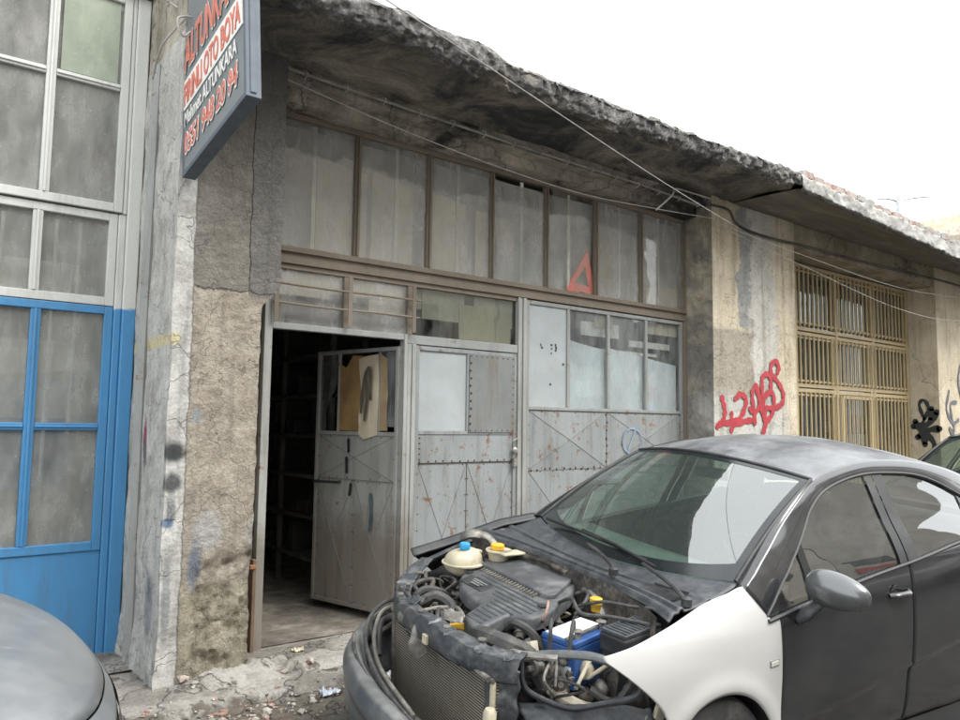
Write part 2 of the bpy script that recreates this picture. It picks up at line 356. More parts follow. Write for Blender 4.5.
M = {}
M['lpillar'] = m_left_pillar(); M['rpillar'] = m_right_pillar(); M['ochre'] = m_right_pillar('ochre_wall', False)
M['soot'] = m_soot()
M['beam'] = concrete('weathered_beam', (.20, .18, .145), (.38, .34, .28), (.58, .52, .43), 3.5, .5, .35, (.03, .028, .026))
M['lintel'] = concrete('ochre_beam', (.20, .165, .115), (.34, .29, .21), (.46, .40, .30), 2.5, .4, .1)
M['slabedge'] = concrete('pale_slab_edge', (.20, .19, .175), (.36, .34, .31), (.50, .48, .44), 5, .3, .2, (.05, .045, .04))
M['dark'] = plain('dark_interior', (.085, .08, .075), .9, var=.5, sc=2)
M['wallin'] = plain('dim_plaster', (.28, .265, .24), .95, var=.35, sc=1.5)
M['brown'] = m_metal('rusty_brown_frame', (.20, .165, .125), .5, .3, .7, .5)
M['greyframe'] = m_metal('grey_painted_frame', (.28, .29, .28), .55, .2)
M['door'] = m_metal('grey_blue_painted_steel', (.26, .28, .28), .68, .22, .45, .65, zb=.55)
M['door2'] = m_metal('dirty_grey_steel', (.34, .345, .325), .5, .2, .55, .55, zb=1.05)
M['sheet'] = m_metal('rusting_grey_sheet', (.18, .19, .185), .5, .35, .5, .9, rc=(.10, .05, .028), dirt=(.15, .11, .075))
M['rivet'] = plain('rust_rivet', (.07, .035, .02), .8)
M['seam'] = plain('grimy_seam', (.20, .20, .185), .85)
M['white_panel'] = plain('white_backed_glass', (.36, .395, .40), .35, var=.08, sc=4, dirt=(.3, .28, .24), dirt_amt=.3)
M['bluewhite'] = m_metal('white_over_blue_paint', (.56, .57, .54), .3, .1, .5, .35, zt=2.30, c2=(.065, .24, .47))
M['blue'] = m_metal('blue_painted_steel', (.065, .24, .47), .2, .15, .42, .4)
M['yellow'] = m_metal('yellow_painted_bars', (.46, .36, .20), .15, .15, .6, .35)
M['pane'] = m_glass('dirty_pane', .27, (.60, .59, .57), (.89, .90, .88))
M['pane_clear'] = m_glass('cleaner_pane', .08, (.52, .50, .46), (.92, .93, .92))
M['pane_low'] = m_glass('greyed_pane', .15, (.50, .52, .52), (.88, .90, .90))
M['pane_blue'] = m_glass('dusty_pane', .30, (.52, .52, .49), (.85, .87, .85), ior=1.5)
M['pane_green'] = m_glass('greenish_pane', .8, (.42, .47, .38))
M['pane_dark'] = m_glass('dark_pane', .08, (.3, .3, .28))
M['cardboard'] = plain('cardboard', (.36, .27, .16), .9, var=.2, sc=4)
M['paleboard'] = plain('pale_board', (.58, .51, .38), .85, var=.08, sc=4)
M['brownpaper'] = plain('brown_paper', (.33, .21, .09), .85, var=.25, sc=5)
M['beige'] = plain('beige_sheet', (.63, .56, .475), .9, var=.12, sc=2)
M['pale_strip'] = plain('pale_strip_white', (.72, .70, .64), .8, var=.1)
M['red'] = plain('red_paint', (.38, .03, .04), .7, var=.12, sc=12)
M['tri'] = plain('red_reflector', (.95, .17, .10), .4, var=.1)
M['black'] = plain('black_spray', (.025, .03, .03), .7)
M['blackgrey'] = plain('grey_spray', (.12, .12, .13), .8)
M['signgrey'] = plain('sign_grey', (.17, .19, .20), .45, var=.1, sc=3, dirt=(.2, .2, .19), dirt_amt=.3)
M['signframe'] = plain('sign_frame_blue_grey', (.09, .11, .135), .65, .0, var=.15)
M['signwhite'] = plain('sign_white', (.72, .70, .67), .5, var=.06)
M['signred'] = plain('sign_red', (.60, .17, .12), .5, var=.1)
M['wire'] = plain('grey_cable', (.28, .27, .25), .6)
M['wirepale'] = plain('pale_cable', (.5, .48, .44), .6)
M['brick'] = plain('worn_brick', (.30, .15, .11), .9, var=.45, sc=5, bump=.5, dirt=(.35, .33, .3), dirt_amt=.7, dsc=7)
M['galv'] = plain('galvanised', (.4, .42, .43), .45, .5)
M['wood'] = plain('split_wood', (.15, .10, .07), .85, var=.3)
M['wall'] = concrete('facade_infill', (.12, .11, .095), (.2, .185, .16), (.3, .28, .24), 3, .4, .2)
# ------------------------------------------------------------------ ground
def gz(x, y):
    yy = min(y, 4.0)
    if yy < .6: return .025+.084*(.6-2.884)
    return .025+.084*(yy-2.884)
def edge_y(x): return 4.02+.10*fbm(x*1.7, 3.1, 0)+.03*fbm(x*9, 1, 0)
def ground_z(x, y):
    z = gz(x, y)
    k = sstep(edge_y(x)-.02, edge_y(x)+.02, y)
    z = z*(1-k)+k*.148
    z -= (1-k)*sstep(3.2, 3.9, y)*.02
    if y > 3.3: z += k*(.012*fbm(x*2.3, y*2.3, 0)+.004*fbm(x*14, y*14, 2, 3)) + (1-k)*(.012*fbm(x*6, y*6, 5))
    else: z += .008*fbm(x*2, y*2, 5)
    # a sunken broken trench through the slab
    tr = abs(y-(4.33-.10*(x-1.7)+.05*fbm(x*4, 2, 7)))
    z -= k*.03*(1-sstep(.02, .07, tr))*sstep(1.7, 2.1, x)
    if y > 4.81 and x > 1.25: z -= .07
    if x < 1.95: z += .05*sstep(.35, .0, abs(y-4.33)+max(0, 1.2-x)*.5)*sstep(1.0, 1.5, x)*(1+fbm(x*9, y*9, 3))   # crumbled heap by the pillar
    return z
def lines(a, b, dense, fine, coarse):
    out = [a]
    while out[-1] < b:
        x = out[-1]; st = fine if dense[0] <= x < dense[1] else coarse
        if x < dense[0] and x+st > dense[0]: x = dense[0]; out.append(x); continue
        out.append(x+st)
    out[-1] = b; return out
xs = lines(-3, 9, (.6, 3.4), .018, .25); ys = lines(.6, 5.5, (3.3, 4.9), .018, .15)
xs = [-60, -30, -12, -6]+xs+[12, 18, 30, 50, 80]; ys = [-40, -15, -6, -1]+ys
m = MB()
m.add([(x, y, ground_z(x, y)) for x in xs for y in ys], [(i*len(ys)+j, (i+1)*len(ys)+j, (i+1)*len(ys)+j+1, i*len(ys)+j+1) for i in range(len(xs)-1) for j in range(len(ys)-1)])
def m_ground():
    n = NT('broken_pavement')
    road = n.ramp(n.noise(6, 9, .7), [(.3, (.05, .047, .042)), (.5, (.085, .08, .072)), (.7, (.15, .14, .125))])
    conc = n.ramp(n.noise(2.5, 9, .7), [(.3, (.13, .115, .095)), (.46, (.24, .22, .195)), (.56, (.38, .36, .325)), (.75, (.50, .48, .44))])
    soil = n.ramp(n.noise(14, 8, .75), [(.3, (.06, .05, .04)), (.7, (.20, .17, .135))])
    yy = n.math('ADD', n.y, n.math('MULTIPLY', n.math('SUBTRACT', n.noise(4, 6, .7), .5), .35))
    col = n.mix(n.rng(yy, 3.98, 4.06), road, conc)
    col = n.mix(n.math('MULTIPLY', n.rng(yy, 3.55, 3.8), n.rng(yy, 4.05, 3.98)), col, soil)
    col = n.mix(n.rng(n.noise(5, 7, .7), .56, .62), col, soil)
    cr = n.rng(n.vor(2.2, 'DISTANCE_TO_EDGE', n.mixv(n.tc, 4.0)), 0, .02); col = n.mix(.8, col, n.mix(cr, (.25,)*3, (1, 1, 1)), 'MULTIPLY')
    col = n.mix(n.rng(n.noise(70, 4, .7), .62, .68), col, (.36, .34, .3))
    col = n.mix(.5, col, n.ramp(n.noise(40, 7, .75), [(.25, .35), (.7, 1.0)]), 'MULTIPLY')
    n.bump(n.math('ADD', n.noise(26, 9, .75), n.math('MULTIPLY', cr, .6)), .8, .02)
    return n.done(col, .93)
M['ground'] = m_ground()
m.build('ground', M['ground'], smooth=True, kind='structure')
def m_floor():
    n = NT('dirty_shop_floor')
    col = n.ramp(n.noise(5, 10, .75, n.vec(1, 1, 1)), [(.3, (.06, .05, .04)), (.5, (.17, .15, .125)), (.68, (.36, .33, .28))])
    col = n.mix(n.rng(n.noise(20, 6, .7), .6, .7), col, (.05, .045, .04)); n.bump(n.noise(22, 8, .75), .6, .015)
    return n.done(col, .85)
MB().grid(lambda a, b: (-3+12*a, 4.79+5.2*b, .158-.02*sstep(0, .02, b)+.006*fbm(a*30, b*14, 0)), 120, 60).build('floor', m_floor(), smooth=True, kind='structure')

# ================================================================== THE WORKSHOP BUILDING
B = empty('workshop_building', (0, 4.8, 0), label='long low concrete workshop row with sooty crumbling roof slab and steel framed doors', cat='building')
B.location = (0, 0, 0)
FY = 4.8                               # plane of the middle bay's frames
# pillars
def dl(x, y, z):
    a = .006*fbm(x*6, y*6, z*6)+.0035*fbm(x*22, y*22, z*22)
    if y < 4.45 and x > 1.29: a += .004+.005*fbm(x*30, 0, z*30)
    o = Vector((a*.6, a, 0))
    brk = sstep(.86, .70, z+.10*fbm(x*5, 1, z*5)+(1.55-x)*.25)*sstep(1.34, 1.40, x)
    if y < 4.45: o.y += brk*(.035+.03*fbm(x*8, 2, z*8)+.012*fbm(x*30, 2, z*30, 3))
    fl = sstep(.45, .05, z)
    if y < 4.45: o.y -= fl*.022*(1+1.5*fbm(x*9, 4, z*9))
    if x < 1.2: o.x -= fl*.018*(1+1.5*fbm(9, y*9, z*9))+.004*math.sin(z*9)
    if x > 1.29: o.x -= .115*(1-sstep(2.25, 2.45, z+.03*fbm(3, y*3, z*3)))*(x-1.29)/.51
    if x > 1.7: o.x += .012*fbm(4, y*5, z*7)
    return o
rough_box(1.175, 1.80, 4.40, 5.42, -.05, 3.89, .018, dl).build('pillar', M['lpillar'], B, smooth=60, weld=True, label='left pillar of patched grey and pinkish plaster with spray marks')
for (x0, z0, x1, z1) in ((1.245, .2, 1.235, 3.9),):
    pass
def dr(x, y, z):
    a = .004*fbm(x*5, y*5, z*5)+.0015*fbm(x*20, y*20, z*20); return Vector((a, a, 0))
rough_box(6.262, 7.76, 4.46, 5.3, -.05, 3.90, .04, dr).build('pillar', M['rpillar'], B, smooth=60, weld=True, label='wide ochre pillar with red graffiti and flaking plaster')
rough_box(11.40, 13.2, 4.46, 5.3, -.05, 3.90, .06, dr).build('pillar', M['ochre'], B, smooth=60, weld=True, label='far ochre pillar with dark graffiti')
rough_box(17.4, 18.6, 4.46, 5.3, -.05, 3.90, .2, dr).build('pillar', M['ochre'], B, smooth=60, weld=True)
rough_box(-3.4, -2.8, 4.46, 5.42, -.05, 3.90, .1, dr).build('pillar', M['lpillar'], B, smooth=60, weld=True)
# graffiti ribbons laid on the plaster
def ribbon(strokes, wd, P, mat, name, parent, axis='y', disp=None):
    m = MB()
    k = 0
    for st in strokes:
        w_ = wd
        if isinstance(st[0], (int, float)): w_ = st[0]; st = st[1:]
        pts = spline([Vector((p[0], 0, p[1])) for p in st], 5); k += 1
        L = []; n = len(pts)
        for i, p in enumerate(pts):
            t = (pts[min(i+1, n-1)]-pts[max(i-1, 0)]).normalized(); q = Vector((-t.z, 0, t.x))
            ww = w_*(.42+.10*math.sin(i*1.3+p.x*9)+.05*random.random()); L.append((p+q*ww, p-q*ww))
        def put(p):
            if axis == 'y': return (p.x, P-.006-.0006*k+(disp(p.x, P, p.z).y if disp else 0), p.z)
            return (P-.006-.0006*k, p.x, p.z)
        vs_ = []; 
        for a, b in L: vs_ += [put(a), put(b)]
        m.add(vs_, [(2*i, 2*i+1, 2*i+3, 2*i+2) for i in range(n-1)])
        for e in (0, n-1):
            c = pts[e]; r = w_*.42; ring = [put(c+Vector((math.cos(2*math.pi*j/10)*r, 0, math.sin(2*math.pi*j/10)*r))) for j in range(10)]
            m.add(ring, [tuple(range(10))])
    return m.build(name, mat, parent)
# pixel-measured strokes of "42ABS" mapped to the pillar's face (metres)
def g1(pts, kx=1.0):
    out = []
    for (u, v) in pts:              # u,v in the close-up, 720 px wide for 110 px of photograph
        px, py = 690+u/6.545, 340+v/6.545
        out.append((6.29+(px-716)*.01797+(px-716)**2*.0000, 1.59+(428-py)*(.00985+.000014*(px-716))))
    return out
strokes = [g1([(205, 375), (218, 430), (222, 480), (212, 525), (175, 565)]), g1([(185, 548), (240, 540), (300, 522)]), g1([(262, 478), (262, 540), (260, 590)]),
 g1([(285, 385), (320, 352), (350, 385), (345, 440), (318, 500), (275, 555)]), g1([(275, 552), (340, 528), (405, 520)]),
 g1([(375, 445), (400, 470), (435, 440), (440, 380), (420, 300), (395, 330), (392, 390), (400, 440)]), g1([(420, 310), (438, 390), (450, 450), (470, 520)]), g1([(405, 470), (405, 540)]),
 g1([(460, 600), (475, 540), (470, 470), (462, 400), (455, 300), (462, 240), (490, 220), (515, 250), (512, 320), (475, 360)]), g1([(475, 365), (520, 335), (535, 400), (520, 480), (490, 520), (470, 560), (458, 600)]),
 g1([(565, 210), (572, 170), (550, 135), (520, 165), (520, 215), (560, 265), (595, 330), (600, 390), (575, 430)]), g1([(480, 440), (530, 440), (575, 425)])]
ribbon(strokes, .066, 4.46, M['red'], 'graffiti', B, disp=dr)
ribbon([[(11.95, 2.0), (11.75, 1.95), (11.85, 1.6)], [(11.72, 2.15), (11.62, 1.9), (11.8, 1.7), (12.0, 1.75)], [(12.2, 1.9), (12.05, 2.3), (12.2, 2.55), (12.4, 2.3), (12.35, 1.85), (12.2, 1.8)], [(12.5, 2.6), (12.8, 2.2), (12.7, 1.7)], [.09, (11.7, 1.62), (11.9, 1.5), (12.2, 1.58)]], .06, 4.46, M['blackgrey'], 'graffiti', B, disp=dr)
ribbon([[(4.66, 1.75), (4.72, 1.95), (4.66, 2.02), (4.6, 1.9), (4.68, 1.7), (4.72, 1.5)], [.10, (4.8, 1.65), (4.62, 1.68), (4.5, 1.85)], [.10, (4.75, 1.5), (4.6, 1.6), (4.47, 1.62)], [.08, (4.7, 1.62), (4.56, 1.45), (4.52, 1.3)], [.09, (4.78, 1.72), (4.68, 1.55), (4.66, 1.4)], [.09, (4.56, 1.9), (4.58, 1.74)]], .05, 11.40, M['black'], 'graffiti', B, axis='x')
# roof slab (middle and left): sooty, edge broken away
def slab_pt(x, t):
    # t 0..1 round the front profile: soffit back -> soffit front -> edge bottom -> edge top -> top back
    prof = [(10, 3.86), (4.9, 3.87), (4.45, 3.885), (4.15, 3.885), (4.0, 3.88), (3.93, 3.875), (3.88, 3.87), (3.83, 3.872), (3.79, 3.885), (3.755, 3.905), (3.735, 3.93), (3.72, 3.985), (3.74, 4.015), (3.9, 4.02), (4.2, 4.03), (5.4, 4.03), (10, 4.03)]
    n = len(prof)-1; q = t*n; i = min(int(q), n-1); f = q-i
    y = prof[i][0]*(1-f)+prof[i+1][0]*f; z = prof[i][1]*(1-f)+prof[i+1][1]*f
    return y, z
m = MB()
NX = 260; NP = 80
def sl_(a, b):
    x = 1.24+(6.62-1.24)*a; y, z = slab_pt(x, b)
    e = math.exp(-((y-3.78)/.13)**2)
    big = fbm(x*1.7, y*2, 1.5); med = fbm(x*6, y*6, z*6); fin = fbm(x*22, y*22, z*22, 3)
    z += e*(.018*big+.022*med+.022*fin); y += e*(.05*big+.030*med+.022*fin)
    if y < 4.6 and z < 3.95: z += .02*abs(fbm(x*.8, y*1.3, 4))*(1-e)+.004*med+.012*sstep(.05, .12, fbm(x*1.9, y*1.6, 9)) - .05*e*sstep(2.6, 3.6, x)*sstep(6.2, 4.5, x)
    if z > 3.97: z += .05*math.exp(-((x-2.25)/.22)**2)*e + .035*math.exp(-((x-2.75)/.18)**2)*e - .03*sstep(2.9, 3.4, x)*sstep(5.9, 5, x)*e+.04*max(0, med)*e
    return (x, y, z)
m.grid(sl_, NX, NP)
m.add([sl_(0, j/NP) for j in range(NP+1)], [tuple(range(NP+1))])
m.build('roof_slab', M['soot'], B, smooth=70, label='soot blackened roof slab with crumbling broken edge')
# loose lumps of broken concrete still sitting on the slab edge
m = MB()
for i in range(95):
    x = random.uniform(1.2, 6.5); s_ = random.uniform(.012, .045)*(1.3 if random.random() < .15 else .8); y = 3.78+random.uniform(-.02, .1); z = 4.0+.02*fbm(x*2, 0, 0)
    v = []
    bm = bmesh.new(); bmesh.ops.create_icosphere(bm, subdivisions=1, radius=s_)
    for q in bm.verts: q.co *= 1+.35*mn.noise(q.co*40+Vector((i, 0, 0)))
    m.add([(q.co.x*1.3+x, q.co.y+y, q.co.z*.7+z) for q in bm.verts], [tuple(v_.index for v_ in f.verts) for f in bm.faces]); bm.free()
m.build('edge_rubble', M['beam'], B, kind='stuff')
# right slab, cleaner, with a course of bricks on top
def sr_(a, b):
    x = 6.60+24*a**1.5; k = .045*min(max(x-6.6, 0), 4)
    prof = [(10, 3.88), (4.4, 3.88), (4.0, 3.87), (3.80, 3.86-k), (3.72, 3.845-k), (3.70, 3.86-k), (3.70, 3.98-k*.7), (3.74, 4.0-k*.7), (4.2, 4.0-k*.4), (10, 4.0)]
    n = len(prof)-1; q = b*n; i = min(int(q), n-1); f = q-i
    y = prof[i][0]*(1-f)+prof[i+1][0]*f; z = prof[i][1]*(1-f)+prof[i+1][1]*f
    e = math.exp(-((y-3.72)/.08)**2)
    z += e*(.018*fbm(x*4, y*5, 2)+.014*fbm(x*16, y, z*20)); y += e*(.022*fbm(x*5, 3, z*6)+.014*fbm(x*18, 3, z*25))
    return (x, y, z)
def m_rslab():
    n = NT('grey_slab')
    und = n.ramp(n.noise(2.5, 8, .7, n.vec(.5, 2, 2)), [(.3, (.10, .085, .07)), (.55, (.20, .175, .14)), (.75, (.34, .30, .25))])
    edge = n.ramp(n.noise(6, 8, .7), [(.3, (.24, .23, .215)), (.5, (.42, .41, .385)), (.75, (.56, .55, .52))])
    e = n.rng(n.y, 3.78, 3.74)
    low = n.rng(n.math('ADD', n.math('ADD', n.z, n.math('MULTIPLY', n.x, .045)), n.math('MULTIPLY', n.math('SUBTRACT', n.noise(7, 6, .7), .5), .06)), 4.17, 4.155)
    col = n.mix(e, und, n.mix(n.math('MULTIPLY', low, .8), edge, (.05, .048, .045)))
    col = n.mix(.45, col, n.ramp(n.noise(50, 6, .75), [(.25, .4), (.7, 1.0)]), 'MULTIPLY'); n.bump(n.noise(30, 8, .7), .6, .015)
    return n.done(col, .93)
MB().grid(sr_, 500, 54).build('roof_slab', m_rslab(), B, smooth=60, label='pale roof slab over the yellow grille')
m = MB(); x = 6.66; i = 0
while x < 22:
    L = .19+.03*random.random(); k = .045*min(max(x-6.6, 0), 4)*.7; z0 = 3.995-k; hh = .055+.012*random.random(); y0 = 3.715+.02*random.random()
    if True:
        b = rough_box(x, x+L-.012, y0, y0+.11, z0, z0+hh, .03, lambda X, Y, Z: Vector((fbm(X*14, Y*14, Z*14)*.008, fbm(X*11, Y*14, Z*14)*.008, fbm(X*14, Y*9, Z*14)*.010-(.010 if abs(Z-z0-hh) < .01 and (X-x < .01 or x+L-X < .03) else 0))))
        m.add(b.v, b.f)
    x += L; i += 1
def m_brick():
    n = NT('worn_edge_bricks')
    v = n.vor(5, 'F1', n.vec(1, .2, .2), 1); sp = n.n('ShaderNodeSeparateColor'); n.l(v, sp.inputs[0])
    c = n.ramp(sp.outputs[0], [(.1, (.27, .15, .12)), (.35, (.36, .24, .20)), (.5, (.38, .36, .34)), (.9, (.28, .27, .255))])
    c = n.mix(n.rng(n.noise(18, 7, .7), .45, .62), c, (.36, .345, .32)); n.bump(n.noise(40, 6), .5, .01); return n.done(c, .92)
m.build('brick_course', m_brick(), B, smooth=50, weld=True)
MB().grid(lambda a, b: (6.6+16*a, 3.83+.03*fbm(a*60, b, 0), 3.95+.05*b-.045*min(16*a, 4)*.7), 120, 2).build('mortar_bed', M['slabedge'], B)
# beams
def db(x, y, z): return Vector((0, .012*fbm(x*3, y*3, z*3)+.006*fbm(x*14, y*14, z*14), .016*fbm(x*4, 7, 3)+.006*fbm(x*16, 7, 3) if z < 3.8 else 0))
rough_box(1.70, 6.35, 4.64, 5.1, 3.715, 3.90, .03, db).build('beam', M['beam'], B, smooth=60, weld=True)
rough_box(1.70, 6.35, 4.52, 4.70, 3.80, 3.90, .03, db).build('beam_haunch', M['beam'], B, smooth=60, weld=True)
rough_box(7.70, 11.45, 4.48, 5.2, 3.61, 3.90, .05, db).build('beam', M['lintel'], B, smooth=60, weld=True)
rough_box(-3.4, 1.8, 5.2, 5.5, 4.43, 5.1, .05, db).build('beam', M['beam'], B, smooth=60, weld=True)
rough_box(1.178, 1.5, 4.42, 5.42, 3.885, 4.9, .05, dr).build('pillar_stub', M['beam'], B, smooth=60, weld=True)
rough_box(-3.6, 1.9, 4.9, 10, 5.1, 5.25, .1, dr).build('roof_slab', M['beam'], B, smooth=60, weld=True, label='higher slab over the blue bay')
rough_box(13.1, 17.5, 4.48, 5.2, 3.2, 3.90, .1, db).build('beam', M['lintel'], B, smooth=60, weld=True)
MB().box(13.1, 17.5, 4.9, 5.1, 0, 3.3).build('wall', M['ochre'], B)
# enclosing walls behind
m = MB()
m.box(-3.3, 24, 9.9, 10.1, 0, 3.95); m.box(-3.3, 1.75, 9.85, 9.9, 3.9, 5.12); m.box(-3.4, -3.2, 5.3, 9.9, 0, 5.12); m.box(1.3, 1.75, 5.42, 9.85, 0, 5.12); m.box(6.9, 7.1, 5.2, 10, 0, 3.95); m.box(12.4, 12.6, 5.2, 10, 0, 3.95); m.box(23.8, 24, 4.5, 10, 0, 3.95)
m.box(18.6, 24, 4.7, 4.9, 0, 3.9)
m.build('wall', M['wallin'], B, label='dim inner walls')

rough_box(1.55, 1.853, 4.83, 5.0, -.05, 3.75, .04, dr).build('wall', M['wall'], B, smooth=60, weld=True, label='narrow infill beside the left jamb')
# ---- upper window band of the middle bay
XM = [1.90, 2.52, 3.14, 3.76, 4.365, 4.98, 5.60, 6.255]
wb = MB(); fr = .022
for z0, z1 in ((3.675, 3.715), (2.745, 2.785)): wb.box(1.84, 6.262, FY-.02, FY+.03, z0, z1)
for x in XM: wb.box(x-fr, x+fr, FY-.012, FY+.028, 2.786, 3.674)
for x in XM: wb.box(x-.006, x+.006, FY-.03, FY-.0125, 2.79, 3.67)
UW = wb.build('window', M['brown'], B, bevel=.003, label='upper row of seven tall dirty panes in brown steel')
def tilt(x0, x1, y, z0, z1, a, b, th=.004):
    return MB().prism([(x0, y-a-b, z0), (x1, y+a-b, z0), (x1, y+a+b, z1), (x0, y-a+b, z1)], (0, th, 0))
for i in range(7):
    a, b = XM[i]+fr, XM[i+1]-fr
    ra, rb = random.uniform(-.003, .003), random.uniform(-.003, .003)
    if i == 3:     # broken pane patched by a second paler sheet
        MB().prism([(a, FY+.018, 2.787), (b, FY+.018, 2.787), (b, FY+.018, 3.36), (a+.14, FY+.018, 3.00), (a+.06, FY+.018, 3.02), (a, FY+.018, 3.25)], (0, .004, 0)).build('pane', M['pane_low'], UW)
        MB().prism([(a, FY+.006, 2.787), (b, FY+.006, 2.787), (b, FY+.006, 3.60), (a, FY+.006, 3.63)], (0, .004, 0)).build('pane', M['pane'], UW)
    else:
        tilt(a, b, FY+.012, 2.785, 3.675, ra, rb).build('pane', M['pane_clear' if i == 4 else 'pane'], UW)
MB().grid(lambda a, b: (1.90+4.34*a, 4.875+.010*fbm(a*12, b*3, 2), 2.72+.93*b), 80, 12).build('grey_backing', plain('mottled_grey_backing', (.46, .455, .45), .6, var=.35, sc=1.6, dirt=(.16, .15, .13), dirt_amt=.6, dsc=2.5), B, smooth=True, label='grey sheet added behind the upper panes for their even grey')  # added backing that gives the panes an even mid grey
# pale upright strips added behind the panes for their stripes, then boards
for i in range(7):
    x = XM[i]+.30+(.03 if i % 2 else -.02)
    MB().box(x, x+.030, 4.826, 4.834, 2.80, 3.67).build('pale_strip', M['pale_strip'], B)
for pts, mt in (([(2.22, 2.5), (2.62, 2.5), (2.62, 3.42), (2.22, 3.47)], 'beige'), ([(2.66, 2.4), (3.02, 2.4), (3.02, 3.40), (2.66, 3.46)], 'beige'), ([(3.12, 2.4), (3.52, 2.4), (3.52, 3.36), (3.12, 3.42)], 'beige'),
                ([(3.62, 2.4), (4.02, 2.4), (4.02, 3.30), (3.62, 3.34)], 'beige'), ([(5.0, 2.5), (5.25, 2.5), (5.25, 3.4), (5.0, 3.4)], 'cardboard'), ([(5.72, 2.5), (6.2, 2.5), (6.2, 3.0), (5.72, 2.95)], 'paleboard')):  # beige ones imitate opposite buildings reflected in the panes
    tag(MB().prism([(x, 4.838, z) for x, z in pts], (0, .006, 0)).build('board', M[mt]), {'beige': 'tall beige board added behind the upper panes, imitating mirrored buildings', 'cardboard': 'brown cardboard sheet behind the fifth upper pane', 'paleboard': 'pale low board behind the last upper pane'}[mt], 'board', 'boards leaning behind the upper windows')
# rails between the rows, light on top, brown below
rl = MB(); rl.box(1.84, 6.262, FY-.015, FY+.03, 2.70, 2.744); rl.box(1.86, 6.262, FY-.03, FY+.02, 2.664, 2.6995); rl.box(1.84, 6.262, FY-.04, FY+.0, 2.742, 2.7455)
rl.build('rail', M['brown'], B, bevel=.003)
# ---- transom over the door
tr_ = MB()
tr_.box(1.86, 4.03, FY-.01, FY+.03, 2.628, 2.6635)
for x in (1.915, 2.455, 2.985): tr_.box(x-.022, x+.022, FY-.008, FY+.028, 2.262, 2.6275)
TW = tr_.build('window', M['brown'], B, bevel=.002, label='transom with rusty bars over the open door')
for a, b, mt in ((1.937, 2.433, 'pane'), (2.477, 2.963, 'pane'), (3.007, 4.03, 'pane_dark')): MB().box(a, b, FY+.008, FY+.012, 2.262, 2.63).build('pane', M[mt], TW)
for z in (2.385, 2.515):
    MB().tube([(1.895, FY-.06, z+.003), (2.3, FY-.062, z-.004), (2.7, FY-.06, z+.002), (3.04, FY-.06, z)], .0085, 8).build('bar', M['brown'], TW, smooth=True)
for x in (1.915, 2.455, 2.985): MB().bar((x, FY-.066, 2.27), (x, FY-.066, 2.62), .03, .006, (1, 0, 0)).build('bar_bracket', M['brown'], TW)
tag(MB().prism([(3.47, FY+.035, 2.27), (4.0, FY+.035, 2.265), (4.0, FY+.035, 2.53), (3.465, FY+.035, 2.55)], (0, .006, 0)).build('cardboard_sheet', M['paleboard']), 'pale yellow board behind the transom pane over the shut door leaf', 'board')
tag(MB().prism([(3.05, FY+.05, 2.47), (3.46, FY+.05, 2.47), (3.46, FY+.05, 2.62), (3.05, FY+.05, 2.62)], (0, .02, 0)).build('cardboard_sheet', M['beige']), 'dull beige board high behind the transom beside the yellow board', 'board')
for i_, (a, b, z0, z1) in enumerate(((1.95, 2.35, 2.46, 2.62), (2.5, 2.93, 2.50, 2.64))):
    tag(MB().box(a, b, FY+.035, FY+.04, z0, z1).build('board', M['beige']), ['beige board behind the left barred transom pane', 'beige board behind the second barred transom pane'][i_], 'board')
# ---- steel posts, lintel angle and jambs
m = MB()
m.box(1.855, 1.91, FY-.03, FY+.03, .10, 2.66)                       # left jamb
m.build('door_jamb', M['door2'], B, bevel=.004, label='rusty left door jamb')
MB().box(1.83, 1.853, FY-.05, FY+.02, .13, .72).build('split_lath', M['wood'], B, bevel=.003)
MB().box(1.805, 1.845, FY-.07, FY-.03, .665, .69).build('latch_block', plain('rust_orange', (.24, .11, .05), .8), B, bevel=.004)
m = MB(); m.box(1.912, 2.93, FY-.025, FY+.025, 2.215, 2.258); m.box(2.9605, 4.03, FY-.025, FY+.02, 2.19, 2.258); m.build('lintel', M['greyframe'], B, bevel=.004)
m = MB(); m.box(2.93, 2.96, FY-.03, FY+.04, .12, 2.26); m.box(2.965, 3.0, FY-.022, FY+.03, .12, 2.19); m.box(3.002, 3.035, FY-.03, FY+.02, .12, 2.19); m.build('post', M['door2'], B, bevel=.004)
m = MB(); m.box(4.035, 4.06, FY-.03, FY+.02, .12, 2.66); m.box(4.064, 4.085, FY-.02, FY+.02, .12, 2.66); m.box(4.09, 4.125, FY-.03, FY+.02, .12, 2.66); m.build('post', M['door2'], B, bevel=.004)
m = MB(); m.box(6.215, 6.262, FY-.03, FY+.02, .12, 2.66); m.build('post', M['brown'], B, bevel=.004)
m = MB(); m.box(1.91, 6.22, FY-.03, FY+.03, .10, .150); m.build('threshold', M['door2'], B, bevel=.004)
